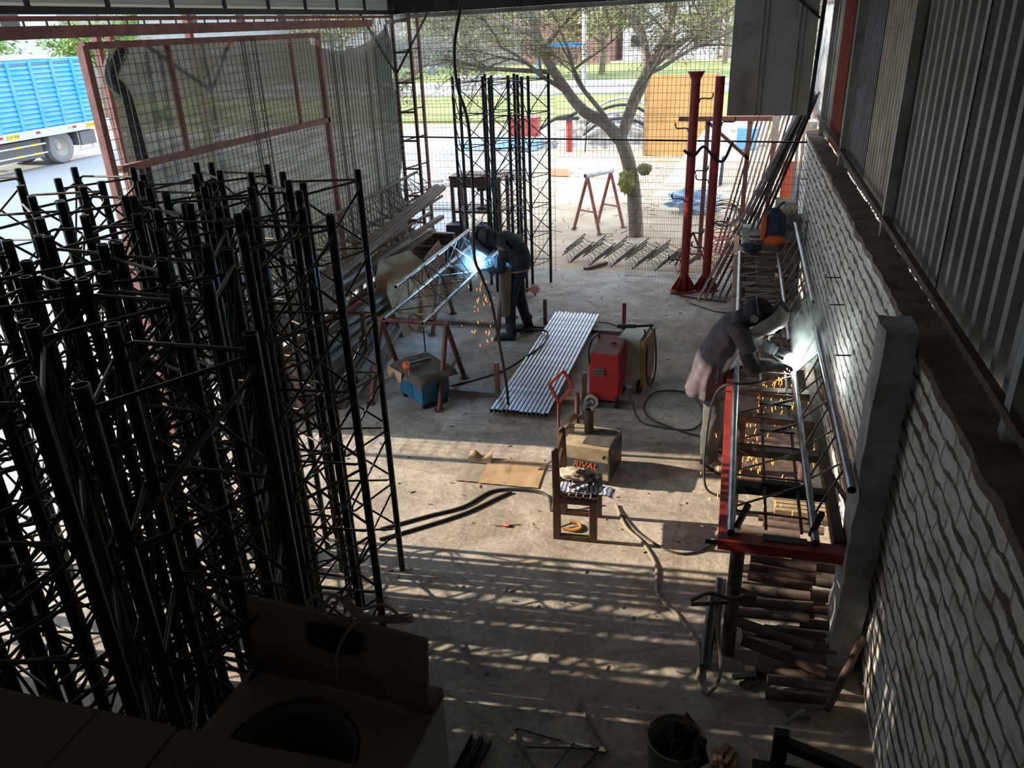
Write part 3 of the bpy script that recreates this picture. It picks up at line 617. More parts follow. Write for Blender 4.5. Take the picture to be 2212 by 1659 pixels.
red_post(-.27, 11.45, 'right red post with step pegs and plain top, beside the hanging panel', False)
o = MB().path(curve_pts([(-.68, 11.3, 2.0), (-.55, 11.25, 1.93), (-.42, 11.3, 2.05), (-.28, 11.36, 1.9), (-.15, 11.4, 1.85), (-.05, 11.42, 2.1)], 6), .02, 8).build('tie_strap', M_RUB, None, True); tag(o, 'black strap tying the two red posts together', 'strap')
# ================================================================ FLOOR MACHINES
def knob(parent, c, r, h, m, ax='Y'): return MB().lathe([(0, 0), (r, 0), (r*.9, -h), (0, -h)], c, 14, ax).build('knob', m, parent, 40)
# red welding machine
t = thing('welding_machine', 'red box welding machine on small wheels with dusty top', 'welding machine', (-1.09, 7.5, 0), R(-3))
pr = [(-.165, 0, .08), (.135, 0, .08), (.15, 0, .46), (.13, 0, .6), (-.15, 0, .6), (-.165, 0, .46)]
M_REDM = mat('machine_red', (.45, .02, .025), .4, .1, var=.25, vs_=5)
bevel(MB().prism([(x, -.22, z) for x, _, z in pr], (0, .5, 0)).build('housing', M_REDM, t), .012, 3)
MB().box((-.01, .03, .605), (.26, .5, .02)).build('top_cover', mat('dusty_top', (.2, .15, .12), .8, 0, c2=(.3, .06, .05), vs_=6), t)
MB().box((-.06, -.232, .4), (.11, .012, .08)).build('vent_plate', M_GALV, t)
for k in range(5): MB().box((-.06, -.24, .373+k*.013), (.1, .008, .004)).build('vent_slat', M_DARK, t)
for x in (-.15, .12): 
    for y in (-.2, .2): MB().lathe([(0, -.012), (.05, -.016), (.07, -.012), (.07, .012), (.05, .016), (0, .012)], (x-.02 if x < 0 else x, y, .07), 20, 'X').build('wheel', M_RUB, t, 40)
w_ = MB().lathe([(.0, -.002), (.025, -.004), (.028, -.01), (.05, -.012), (.075, -.01), (.075, .02), (0, .02)], (-.13, -.262, .075), 28, 'Y'); w_.build('front_wheel', mat('wheel_cream', (.5, .46, .36), .5, 0, var=.3, vs_=30), t, 40)
MB().lathe([(.03, -.0135), (.045, -.0135)], (-.13, -.262, .075), 28, 'Y').build('wheel_ring', M_RUB, t)
MB().path(curve_pts([(-.16, -.2, .45), (-.17, -.22, .62), (-.16, -.1, .7), (-.15, .1, .68), (-.15, .2, .6)], 6), .012, 8).build('handle', M_DARK, t, True)
MB().prism([(.0, .05, .615), (.03, .05, .615), (.05, -.02, .64), (.03, -.05, .66)], (.02, .03, 0)).build('tool_rest', M_RUST, t)
# second machine behind
t = thing('welding_machine', 'pale green and orange welding machine behind the red one', 'welding machine', (-.87, 7.93, 0), R(-8))
bevel(MB().lohi((-.13, -.25, .09), (.11, .25, .62)).build('housing', mat('machine_green', (.38, .45, .38), .5, .1, var=.2, vs_=5), t), .012, 2)
MB().lohi((.11, -.24, .09), (.15, .24, .6)).build('side_panel', mat('faded_orange', (.5, .3, .14), .6, 0, var=.3, vs_=4), t)
for x in (-.11, .11):
    for y in (-.2, .2): MB().lathe([(0, -.015), (.09, -.015), (.09, .015), (0, .015)], (x, y, .09), 18, 'X').build('wheel', M_RUB, t, 40)
t = thing('welding_torch', 'black welding torch lying across the top of the machines', 'welding torch', (-.93, 7.9, .64))
MB().cyl((-.14, 0, .03), (.06, .0, .045), .022, 12).build('grip', M_DARK, t, 50); MB().cyl((.06, 0, .045), (.24, .02, .06), .014, 10).build('nozzle', M_RUB, t, 50)
MB().path(curve_pts([(-.14, 0, .03), (-.25, .03, .05), (-.35, .06, .04)], 5), .008, 6).build('hose', M_CABLE, t, True)
cable('welding_cable', [(-.72, 7.9, .68), (-.66, 7.8, .62), (-.63, 7.7, .3), (-.67, 7.65, .12), (-.72, 7.7, .2), (-.74, 7.8, .5), (-.78, 7.88, .66)], .01, 'black cable loop hanging down the right side of the machines')
cable('welding_cable', [(-.9, 7.2, .35), (-.82, 7.15, .2), (-.72, 7.05, .02), (-.55, 6.95, .012), (-.2, 6.95, .012), (-.1, 7.3, .012), (-.25, 7.75, .012), (-.6, 7.75, .012), (-.7, 7.4, .012), (-.62, 7.12, .014), (-.3, 6.9, .012), (.1, 6.75, .012)], .0095,
      'dark cable coiled in a loop on the floor right of the red machine')
# blue box with cardboard cover
t = thing('blue_power_box', 'blue steel power box covered with a dirty cardboard flap', 'power box', (-3.02, 7.12, 0), R(-38))
bevel(MB().lohi((-.24, -.17, .06), (.24, .17, .36)).build('housing', mat('machine_blue', (.02, .16, .27), .5, .1, var=.3, vs_=6), t), .01, 2)
MB().grid(lambda u, v: (-.32+.64*u, -.24+.48*v, .375+.02*noise.noise(Vector((u*3, v*3, 0)))-(.07*max(0, .12-v)/.12)-(.05*max(0, u-.9)/.1)), 20, 14, (0, 0, .006)).build('cover_flap', mat('dirty_board', (.13, .10, .075), .9, 0, c2=(.07, .055, .045), vs_=6), t, 60)
MB().grid(lambda u, v: (-.32+.3*u, -.245-.02*v, .36-.12*v*(.6+.4*math.sin(u*9))), 10, 4, (0, .004, 0)).build('torn_edge', M_CARD, t)
for x in (-.2, .2): MB().lohi((x-.02, -.15, 0), (x+.02, .15, .06)).build('foot', M_DARK, t)
MB().path(curve_pts([(.05, -.18, .37), (.05, -.185, .2), (.05, -.18, .06)], 4), .004, 5).build('tie_wire', M_RUST, t)
t = thing('orange_plug', 'orange cable connector resting on the cardboard cover of the blue box', 'connector', (-3.14, 6.98, .385), R(30))
MB().lathe([(0, -.09), (.022, -.09), (.024, -.03), (.042, 0), (.045, .03), (.03, .06), (.012, .07), (0, .07)], (0, 0, .045), 18, 'Y').build('plug_body', mat('safety_orange', (.75, .12, .03), .45), t, 50)
MB().cyl((0, -.08, .045), (-.02, -.2, .01), .012, 8).build('prong', M_STEEL, t, 50)
MB().cyl((.03, .06, .04), (.28, .19, .02), .016, 10).build('pipe_stub', M_STEEL, t, 50)
# RIVAL machine
t = thing('welding_machine', 'beige box welding machine with dark RIVAL band, beside the wooden chair', 'welding machine', (-1.0, 5.98, 0), R(-7))
M_BEI = mat('machine_beige', (.47, .40, .27), .6, .1, c2=(.30, .22, .13), vs_=5)
bevel(MB().lohi((-.22, -.19, .05), (.2, .2, .36)).build('housing', M_BEI, t), .01, 2)
MB().lohi((.195, -.185, .06), (.212, .18, .35)).build('side_vent', M_DARK, t)
MB().box((-.01, -.196, .185), (.38, .008, .09)).build('name_band', mat('band_dark', (.05, .06, .07), .5), t)
text('RIVAL', .085, mat('orange_letters', (.75, .16, .05), .5), t, (-.01, -.2025, .183), (R(90), 0, 0), shear=.25)
MB().grid(lambda u, v: (-.05+.24*u, -.15+.3*v, .364+.01*noise.noise(Vector((u*4, v*4, 1)))), 10, 10, (0, 0, .004)).build('top_rag', mat('black_dust', (.06, .05, .045), .9), t, 60)
knob(t, (.16, -.197, .29), .014, .02, M_DARK)
for x in (-.18, .17):
    for y in (-.15, .15): MB().lohi((x-.015, y-.015, 0), (x+.015, y+.015, .05)).build('foot', M_DARK, t)
t = thing('pipe_offcut', 'short rusty pipe standing upright on top of the beige machine', 'pipe offcut', (-1.05, 6.06, .361))
MB().pipe((0, 0, 0), (0, 0, .22), .04, .008, 18).build('pipe', M_RUST, t, 50)
o = MB().cyl((-1.07, 6.05, .38), (-1.13, 6.02, .72), .003, 6).build('electrode', M_RUST); tag(o, 'thin welding electrode sticking up from the upright rusty pipe', 'electrode')
o = MB().cyl((-1.2, 6.3, 0), (-1.2, 6.3, .62), .022, 10).build('steel_post', M_BROWN); tag(o, 'brown steel post standing behind the beige machine and chair', 'post')
t = thing('red_clamp_frame', 'red square clamp frame on a stem standing behind the wooden chair', 'clamp frame', (-1.33, 6.1, 0))
MB().cyl((0, 0, 0), (0, 0, .6), .013, 8).build('stem', M_BROWN, t)
fr = MB(); pts_ = [(0, 0, .6), (.13, 0, .76), (.05, 0, .91), (-.08, 0, .77)]
for k in range(4): fr.beam(pts_[k], pts_[(k+1) % 4], .025, .022, (0, 1, 0))
fr.build('square_frame', M_RED, t)
cb = thing('cable_bundle', 'bundle of tan cables draped over the beige machine', 'cables', (-1.2, 6.02, .3))
for k in range(6):
    MB().path(curve_pts([(.08, .05, .17+.01*k), (.02, .0, .24-.01*k), (-.08+.01*k, -.03*k*.3, .14), (-.06, -.02, .02+.02*k), (.03, -.02, .05+.02*k)], 6), .008, 6).build('cable', mat('tan_cable', (.28, .21, .13), .7, 0, var=.3), cb, True)
t = thing('chipping_glove', 'dark electrode holder hanging behind the upright rusty pipe', 'electrode holder', (-1.17, 6.42, .3))
MB().path(curve_pts([(0, 0, 0), (.01, .01, .05), (.03, .02, .11), (.05, .03, .16)], 5), .035, 10, True, None).build('handle', mat('blue_grey', (.08, .1, .13), .7), t, True)
MB().cyl((.06, .055, 0), (.06, .055, -.3), .01, 6).build('hanging_lead', M_DARK, t)
# wooden chair
t = thing('chair', 'old brown wooden chair with slatted seat, standing side on in the sunlight', 'chair', (-.97, 5.13, 0), R(3))
M_CH = mat('chair_brown', (.125, .065, .04), .6, 0, c2=(.075, .04, .028), vs_=9)
for sy, nm in ((-.17, 0), (.17, 1)):
    sd_ = MB(); y = sy
    sd_.lohi((-.17, y-.018, .0), (-.11, y+.018, .42)); sd_.lohi((.11, y-.018, 0), (.17, y+.018, .38)); sd_.lohi((-.11, y-.0179, 0), (.11, y+.0179, .045)); sd_.lohi((-.11, y-.0179, .33), (.11, y+.0179, .385))
    sd_.prism([(-.17, y-.018, .42), (-.11, y-.018, .42), (-.125, y-.018, .78), (-.15, y-.018, .8), (-.175, y-.018, .78)], (0, .036, 0))
    bevel(sd_.build('side_frame', M_CH, t), .006, 2)
for k in range(5): MB().lohi((-.1+k*.055, -.19, .386), (-.055+k*.055, .19, .402)).build('seat_slat', M_CH, t)
MB().beam((-.15, -.15, .72), (-.15, .15, .72), .02, .07).build('back_rail', M_CH, t)
MB().beam((-.15, -.15, .55), (-.15, .15, .60), .02, .05).build('back_rail', M_CH, t)
o = MB().grid(lambda u, v: (-1.1+.42*u, 4.99+.13*v, .408+.008*noise.noise(Vector((u*9, v*5, 0)))-(.03*max(0, u-.9)*10*.6)), 30, 8, (0, 0, .004)).build('paper_packet', None, None, 60)
mm = bpy.data.materials.new('blue_print'); mm.use_nodes = True; n = mm.node_tree; b = n.nodes['Principled BSDF']
wv = n.nodes.new('ShaderNodeTexWave'); wv.inputs['Scale'].default_value = 9; wv.inputs['Distortion'].default_value = 6; wv.inputs['Detail'].default_value = 3; tcn = n.nodes.new('ShaderNodeTexCoord')
n.links.new(tcn.outputs['Object'], wv.inputs['Vector']); rr_ = n.nodes.new('ShaderNodeValToRGB'); rr_.color_ramp.elements[0].color = (.08, .12, .3, 1); rr_.color_ramp.elements[1].color = (.6, .6, .6, 1)
rr_.color_ramp.elements[0].position = .3; rr_.color_ramp.elements[1].position = .6; n.links.new(wv.outputs['Fac'], rr_.inputs[0]); n.links.new(rr_.outputs[0], b.inputs['Base Color'])
o.data.materials.clear(); o.data.materials.append(mm); tag(o, 'blue and white printed paper packet on the front edge of the chair seat', 'packet')
def blob(fn_r, c, nu=20, nv=12, amp=.2, seed=0, fr=3):
    def f(u, v):
        a = u*2*math.pi; p = math.pi*(v-.5); d = Vector((math.cos(a)*math.cos(p), math.sin(a)*math.cos(p), math.sin(p)))
        k = 1+amp*noise.noise(d*fr+Vector((seed, 0, 0))); return Vector(c)+Vector((d.x*fn_r[0], d.y*fn_r[1], d.z*fn_r[2]))*k
    return MB().grid(f, nu, nv)
M_CLOTH = mat('rag_cloth', (.5, .43, .33), .95, 0, var=.35, vs_=22, bump=.4)
o = blob((.16, .07, .04), (-.99, 5.2, .445), 40, 20, .45, 3, 3).build('cloth_glove', M_CLOTH, None, 80); tag(o, 'crumpled beige cloth glove lying on the chair seat', 'glove')
t = thing('hammer', 'hammer with a pale pipe handle lying across the chair seat', 'hammer', (-.9, 5.12, .43), R(-42))
MB().pipe((0, -.16, .012), (0, .06, .012), .015, .003, 12).build('handle', mat('worn_white', (.42, .38, .32), .5, .2, c2=(.15, .12, .1), vs_=40), t, 50)
MB().lohi((-.05, .06, -.01), (.05, .1, .035)).build('head', M_DARK, t)
# small floor items
t = thing('pipe_clamp', 'small orange clamp lying on the floor under the chair', 'clamp', (-1.0, 5.08, .015), 0)
MB().path(curve_pts([(-.08, -.01, 0), (.02, -.02, 0), (.06, .02, 0), (.03, .08, 0), (-.04, .09, 0)], 5), .012, 8).build('frame', mat('orange_paint', (.55, .22, .04), .5, 0, var=.4), t, True)
MB().path([(-.1, 0, .0), (-.02, .06, .01)], .006, 6).build('screw', M_DARK, t)
o = MB().path([(-1.62, 5.0, .008), (-1.55, 5.01, .01), (-1.42, 5.06, .008)], .004, 5).build('wire_offcut', M_RUST, None); tag(o, 'thin wire with a pink ribbon lying on the sunny floor', 'wire')
blob((.03, .02, .012), (0, 0, 0), 12, 8, .6, 9).build('ribbon', mat('pink_ribbon', (.7, .2, .2), .6), o).location = (-1.53, 5.02, .014)
mb = MB(); q = random.Random(5)
for i in range(260):
    x = q.uniform(-3.6, .2); y = q.uniform(3.1, 11.5); a = q.random()*6.3; L = q.uniform(.01, .05)
    mb.beam((x, y, .004), (x+L*math.cos(a), y+L*math.sin(a), .005), .006, .006)
tag(mb.build('floor_debris', M_RUSTD), 'scattered tiny rod ends and chips over the workshop floor', 'debris', kind='stuff')
# cardboard sheet
t = thing('cardboard_sheet', 'flattened tan cardboard box lying on the floor left of the beige machine', 'cardboard', (-1.78, 5.8, 0), R(3))
def cb_(x0, x1, y0, y1, s, m=M_CARD, nm='panel'):
    return MB().grid(lambda u, v: (x0+(x1-x0)*u, y0+(y1-y0)*v, .006+.012*abs(noise.noise(Vector((u*2+s, v*2, s))))), 10, 10, (0, 0, .005)).build(nm, m, t, 60)
cb_(.07, .36, -.21, .22, 1); cb_(-.17, .068, -.21, .24, 2); cb_(-.38, -.172, -.2, .1, 3, mat('cardboard_grey', (.30, .25, .19), .9, 0, var=.2))
MB().grid(lambda u, v: (-.36+.22*u, .13+.1*v, .01+.07*v*(.6+.4*math.sin(u*8))), 14, 5, (0, 0, .005)).build('raised_flap', M_CARD, t)
# angle bar near
o = MB().path([(-1.48, 5.9, .012), (-1.14, 6.12, .2)], .012, 4).build('steel_bar', M_RUSTD); tag(o, 'thin steel bar leaning from the floor against the chair back', 'bar')
# cables
cable('power_cable', [(-2.5, 4.75, .012), (-2.2, 5.0, .012), (-1.95, 5.2, .012), (-1.78, 5.48, .012), (-1.5, 5.55, .02), (-1.3, 5.5, .014), (-1.22, 5.3, .012), (-1.2, 5.45, .2)], .013, 'thick dark cable running from the tower stack to the cardboard, upper one of the pair')
cable('power_cable', [(-2.45, 4.62, .012), (-2.15, 4.88, .012), (-1.9, 5.12, .012), (-1.7, 5.4, .012), (-1.62, 5.5, .012)], .013, 'thick dark cable running from the tower stack to the cardboard, lower one of the pair')
cable('hose', [(-.72, 5.5, .012), (-.6, 5.2, .012), (-.45, 5.02, .012), (-.32, 4.75, .012), (-.28, 4.45, .012), (-.12, 4.25, .012), (.02, 4.0, .012), (.04, 3.7, .012), (.1, 3.62, .012), (.16, 3.72, .1), (.12, 3.9, .3)], .011,
      'long grey cable snaking over the sunny floor from the chair to the bench leg', m=mat('grey_hose', (.26, .22, .17), .6))
cable('hose', [(-.72, 5.5, .011), (-.5, 5.15, .011), (-.2, 4.95, .011), (.02, 5.05, .011), (.12, 5.3, .011), (.2, 5.6, .012)], .008, 'thin cable lying on the floor from the chair to the red bench')
cable('hanging_cable', [(-2.136, 6.5, 4.1), (-2.16, 6.5, 3.83), (-2.24, 6.5, 3.5), (-2.235, 6.5, 3.2), (-2.16, 6.5, 2.9), (-2.15, 6.5, 2.3), (-2.17, 6.5, 1.8), (-2.12, 6.52, 1.6), (-2.05, 6.55, 1.36), (-2.02, 6.62, 1.0), (-2.0, 6.75, .5), (-2.03, 6.92, .12)], .014,
      'thick black cable hanging from the roof down to the row of pipes', m=M_RUB)
cable('power_cable', [(-2.5, 9.2, .012), (-2.35, 9.1, .1), (-2.1, 9.0, .125), (-2.05, 8.6, .125), (-2.15, 8.3, .1), (-2.4, 7.95, .012), (-2.8, 7.5, .012), (-3.0, 7.3, .03)], .012, 'dark cable running from the left welder over the pipes to the blue box')
for P_, lb in (([(-.75, 11.15, .012), (-.3, 10.95, .012)], 'left'), ([(-.6, 11.0, .02), (.05, 10.85, .02)], 'right')):
    o = MB().path(P_, .011, 6).build('steel_rod', M_DARK); tag(o, 'short dark rod lying on the floor at the foot of the red posts, %s one' % lb, 'rod')
o = MB().path([(-.45, 10.75, .01), (-.1, 10.45, .01), (.15, 10.4, .012)], .008, 6).build('steel_rod', M_DARK); tag(o, 'bent dark rod on the floor in front of the leaning bundle', 'rod')
# ================================================================ LEFT STORAGE RACK
t = thing('storage_rack', 'low steel storage rack along the net wall holding long profiles', 'rack', (-4.45, 8.6, 0))
for y in (-2.2, -.6, 1.0, 2.4):
    for x in (-.45, .35): MB().lohi((x-.025, y-.025, 0), (x+.025, y+.025, 1.05 if x < 0 else .62)).build('upright_post', M_BROWN, t)
    for z in (.25, .6): MB().lohi((-.45, y-.02, z-.02), (.38, y+.02, z+.02)).build('shelf_arm', M_BROWN, t)
    MB().lohi((-.5, y-.02, .98), (-.1, y+.02, 1.02)).build('shelf_arm', M_BROWN, t)
M_PROF = mat('brown_profile', (.20, .135, .095), .7, .3, c2=(.12, .09, .07), vs_=4)
for i in range(26):
    lv = i % 3; x = -4.88+.75*rnd.random(); z = (.285, .635, .03)[lv]; w_ = rnd.choice([.05, .06, .08]); L = rnd.uniform(4.0, 5.6)
    y0 = 6.1+.5*rnd.random(); o = MB().lohi((-w_/2, 0, 0), (w_/2, L, w_*.7)).build('steel_profile', M_PROF if i % 2 else M_GALV, None); o.location = (x, y0, z+.09*(i//9)); o.rotation_euler[2] = rnd.uniform(-.012, .012)
    tag(o, 'long steel profile on the %s shelf of the left rack, %s stored there' % (('lower', 'upper', 'floor')[lv], ordn(i//3)), 'steel profile', 'profiles on the left rack')
for i in range(7):
    o = MB().pipe((0, 0, 0), (0, 5.4, .35), .03, .004, 12).build('steel_pipe', M_PROF, None, 50); o.location = (-4.42+.03*i, 6.4+.1*rnd.random(), .98+.02*(i % 2)); o.rotation_euler[2] = R(1.5)
    tag(o, 'long rusty pipe on the upper arms of the left rack, %s from the net' % ordn(i), 'pipe', 'pipes on top of the left rack')
truss('lattice_truss', 'rusty lattice truss lying on the rack against the net wall, lower of the two', (-4.95, 6.9, 1.05), 5.2, ((0, 0), (.42, .02), (.02, .40)), m=M_PROF, mr=M_RUSTD, d=(0, 1, .015))
truss('lattice_truss', 'rusty lattice truss standing on edge behind the rack, taller one', (-4.98, 7.3, .62), 4.6, ((0, 0), (.3, .0), (.3, .3)), m=M_PROF, mr=M_RUSTD, d=(0, 1, .0))
for i in range(9):
    o = MB().lohi((-.04, 0, 0), (.04, 3.1, .02+.03*(i % 2))).build('steel_profile', M_GALV if i % 2 else M_PROF); o.location = (-3.98+.09*(i % 5), 6.5+.1*i, .01+.055*(i//3)); o.rotation_euler[2] = R(12+rnd.uniform(-3, 3))
    tag(o, 'flat steel profile on the floor by the left rack, %s nearest' % ordn(i), 'steel profile', 'profiles on the floor by the left rack')
for i, (y, x, z, lean, w_, h, m, lb) in enumerate([(9.35, -3.98, .0, 20, .95, .95, M_CARD, 'large brown cut steel plate leaning behind the left truss'), (9.05, -3.86, .0, 22, .55, .8, M_WOOD, 'plywood board leaning in front of the brown plate behind the left truss')]):
    pl = [(-w_/2, 0, 0), (w_/2, 0, 0), (w_/2, 0, h*.8), (w_*.3, 0, h), (-w_*.3, 0, h), (-w_/2, 0, h*.75)]
    o = MB().prism(pl, (0, .012, 0)).build('leaning_board', m); o.rotation_euler = (R(-lean), 0, R(70)); o.location = (x, y, .0); tag(o, lb, 'board')
o = MB().lohi((-.02, -.5, 0), (.01, .5, .75)).build('leaning_board', M_BROWN); o.rotation_euler = (0, R(-12), R(8)); o.location = (-3.95, 10.4, 0); tag(o, 'dark brown slatted panel standing behind the left truss', 'panel')
o = blob((.17, .11, .08), (-4.3, 7.7, .84), 26, 16, .7, 2, 3).build('plastic_bag', mat('grey_plastic', (.4, .42, .42), .35), None, 80); tag(o, 'crumpled pale plastic bag on the profiles of the left rack', 'bag')
# back table with drill
t = thing('work_table', 'brown two tier steel table standing behind the dark towers', 'table', (-4.02, 12.6, 0))
MB().lohi((-.46, -.28, 1.38), (.42, .28, 1.42)).build('table_top', M_BROWN, t); MB().lohi((-.44, -.27, 1.24), (.4, -.25, 1.38)).build('apron', M_BROWN, t)
for x in (-.42, .38):
    for y in (-.25, .25): MB().lohi((x-.025, y-.025, 0), (x+.025, y+.025, 1.38)).build('leg', M_BROWN, t)
MB().lohi((-.42, -.26, .82), (.38, .26, .86)).build('shelf', M_BROWN, t); MB().lohi((-.42, -.26, .3), (.38, .26, .34)).build('shelf', M_BROWN, t)
o = thing('bench_drill', 'dark bench drill standing on the shelf of the brown table', 'drill', (-4.0, 12.55, .861))
MB().lathe([(0, 0), (.1, 0), (.1, .03), (.03, .05), (.03, .3), (.08, .3), (.09, .42), (.05, .46), (0, .46)], (0, 0, 0), 18).build('body', M_DARK, o, 40); MB().cyl((.08, -.05, .33), (.2, -.12, .38), .01, 6).build('handle', M_DARK, o)
for i, (x, w_) in enumerate(((-4.3, .3), (-3.85, .3))):
    o = bevel(MB().lohi((-w_/2, -.15, 0), (w_/2, .15, .26)).build('tool_box', mat('box_blue_grey', (.06, .09, .13), .6)), .01); o.location = (x, 12.1, .45)
    MB().cyl((-.08, 0, .28), (.08, 0, .28), .012, 6).build('carry_handle', M_DARK, o)
    tag(o, '%s dark blue-grey box behind the head of the left welder' % ('left' if i == 0 else 'right'), 'tool box')
o = MB().lohi((-.7, -.2, 0), (.55, .2, .44)).build('storage_block', M_BROWN); o.location = (-4.0, 12.1, 0); tag(o, 'low brown chest carrying the dark boxes behind the left welder', 'chest')
o = MB().lohi((-.35, -.05, 0), (.35, .05, .7)).build('louvred_panel', M_BROWN); o.location = (-4.5, 11.5, 0); tag(o, 'dark louvred panel standing on the floor by the fence at back left', 'panel')
for k in range(9): MB().lohi((-.32, -.07, .06+k*.07), (.32, -.05, .09+k*.07)).build('louvre', M_DARK, o)
o = thing('dial_lamp', 'small pink round lamp head at the foot of the dark towers', 'lamp', (-2.68, 10.75, .0)); MB().lathe([(0, -.03), (.06, -.03), (.075, 0), (.05, .05), (0, .06)], (0, 0, .1), 18, 'Y').build('head', mat('pinkish', (.6, .3, .28), .4), o, 40); MB().cyl((0, 0, 0), (0, 0, .1), .012, 6).build('stand', M_DARK, o); MB().cyl((-.02, 0, .1), (-.3, 0, .06), .02, 8).build('arm', M_PINK, o)
# stacked bent frames on the sand by the opening
for i in range(6):
    x = -2.45+i*.36; y = 12.75-.05*i
    for k in range(3):
        o = MB(); L = .42
        for s in (-1, 1):
            P = [(s*.15, -L/2, .02), (s*.15, L/2, .02)]; o.path(P, .011, 6)
        P = []
        for j in range(7): P.append(((-.13 if j % 2 else .13), -L/2+.06*j+.02, .025))
        o.path(P, .008, 5); ob = o.build('bent_rebar', M_RUSTD, None, 60); ob.location = (x+.03*k, y+.03*k, .11+.05*k); ob.rotation_euler = (R(34), R(14), R(-58+k*4))
        tag(ob, 'rusty bent rebar bow on the sand, pile %s from left, %s piece' % (ordn(i), ['bottom', 'middle', 'top'][k]), 'rebar', 'bent frames on the sand')
o = MB().lohi((-.03, -.25, 0), (.03, .25, .05)).build('square_tube', M_BROWN); o.location = (-2.05, 12.35, -.01); o.rotation_euler[2] = R(-35); tag(o, 'short brown square tube on the ground in front of the bent frames', 'tube')
# items at far end of bench
t = thing('backpack', 'dark blue and orange backpack at the far end of the bench', 'backpack', (.55, 10.45, .93), R(10))
M_NAVY = mat('navy_fabric', (.03, .05, .1), .85, 0, var=.3, vs_=15); M_ORF = mat('orange_fabric', (.7, .12, .03), .8)
blob((.15, .12, .24), (0, 0, .25), 30, 18, .18, 4, 2).build('main_bag', M_NAVY, t, 80); blob((.04, .03, .17), (-.15, -.09, .27), 14, 10, .3, 1).build('side_stripe', M_ORF, t, 80); blob((.13, .05, .07), (.0, -.1, .1), 20, 10, .2, 7).build('front_pocket', M_ORF, t, 80)
MB().path(curve_pts([(0, 0, .47), (.05, 0, .54), (.1, 0, .57)], 4), .014, 6).build('handle', M_RUB, t, True)
o = blob((.14, .1, .06), (.28, 10.3, .95), 20, 10, .4, 6).build('dark_cap', M_NAVY, None, 80); tag(o, 'dark cloth cap lying left of the backpack', 'cap')
t = thing('ceramic_box', 'grey cardboard box with cursive lettering behind the backpack', 'box', (.74, 10.9, .9), R(-3)); MB().lohi((-.15, -.12, 0), (.17, .12, .34)).build('carton', mat('grey_card', (.23, .24, .23), .85, 0, var=.2), t)
text('alida', .11, M_RUB, t, (.02, -.123, .2), (R(90), 0, 0), .001, .35)
for k in range(4): MB().lohi((-.1+.06*k, -.1, .34), (-.07+.06*k, .1, .44)).build('divider', M_CARD, t)
o = bevel(MB().lohi((-.05, -.1, 0), (.05, .1, .22)).build('switch_box', mat('pale_green_box', (.35, .4, .3), .6)), .006); o.location = (.22, 10.75, .9); tag(o, 'small pale green box beside the leaning rods at the bench end', 'box')
o = MB().lohi((-.35, -.3, 0), (.42, .45, .895)).build('bench_cabinet', M_RUSTD); o.location = (.5, 11.45, 0); tag(o, 'dull steel cabinet past the far end of the bench', 'cabinet')
o = MB().lohi((.6, 11.4, .895), (.86, 11.75, 1.3)).build('cream_box', mat('cream', (.52, .46, .34), .8, 0, var=.2)); tag(o, 'cream coloured crate standing on the cabinet behind the leaning rods', 'crate')
# ================================================================ OUTSIDE, CLOSE
def pole_frame():
    t = thing('steel_gate', 'faded red steel gate frame standing outside behind the leaning rods', 'steel frame', (-.1, 13.2, 0))
    for x in (-.35, .28, .66): MB().beam((x, 0, -.05), (x, 0, 2.17), .07, .05).build('frame_post', M_PINK, t)
    MB().beam((-.8, 0, 2.2), (.7, 0, 2.2), .06, .07).build('top_bar', M_PINK, t); MB().beam((-.35, 0, 2.15), (.3, 0, 1.6), .05, .05).build('brace', M_PINK, t)
    MB().beam((.66, -.02, 1.85), (.66, -.02, 2.25), .1, .06).build('white_cap', M_WHITE, t)
pole_frame()
for i in range(11):
    x0 = .15+.07*i; m = [M_WOOD, M_DARK, M_WOOD, M_PAVE, M_CARD, M_WOOD, M_BROWN][i % 7]
    o = MB().beam((x0-.35, 13.5+.03*i, 0), (x0+.25, 14.6+.02*i, 2.75), .065, .03, (1, 0, 0)).build('plank', m); tag(o, 'long board in the sheaf leaning outside behind the steel rods, %s from the left' % ordn(i), 'board', 'boards leaning outside')
o = MB().lohi((.75, 13.6, 0), (1.0, 13.65, 1.5)).build('red_board', mat('orange_red', (.6, .1, .04), .6)); tag(o, 'bright orange-red board standing outside next to the wall end', 'board')
o = MB().lohi((.9, 13.3, 0), (.99, 13.36, 1.9)).build('white_batten', M_WHITE); tag(o, 'white batten standing outside at the far pillar', 'batten')
def coil(name, c, r0_, n, m, label, tilt=0, h=.3):
    P = []; q = random.Random(int(c[0]*100)+n)
    for k in range(n*14):
        a = k/14*2*math.pi; rr2 = r0_*(.8+.3*noise.noise(Vector((k*.05, n, 1)))); P.append((rr2*math.cos(a), rr2*.8*math.sin(a), h*k/(n*14)+.03*math.sin(a*2+k*.1)))
    o = MB().path(P, .008, 5).build(name, m, None, True); o.location = c; o.rotation_euler = (tilt, 0, 0); return tag(o, label, 'wire coil')
coil('wire_coil', (-.05, 13.0, -.02), .3, 8, mat('red_wire', (.6, .1, .07), .5), 'tangle of red wire mesh lying outside behind the right red post', .5, .75)
coil('wire_coil', (-.1, 13.9, .5), .32, 9, M_RUSTD, 'rusty coil of wire hanging on the red frame outside', .9, .25)
def tri(label, c, s, m):
    t_ = thing('red_trestle', label, 'trestle', c)
    for a in (-1, 1): MB().beam((a*s*.5, 0, 0), (0, 0, s*1.1), .03, .03).build('leg', m, t_)
    MB().beam((-s*.3, 0, s*.4), (s*.3, 0, s*.4), .025, .025).build('crossbar', m, t_)
tri('small red triangular stand on the ground behind the red posts', (-.55, 12.7, -.02), .5, M_RED)
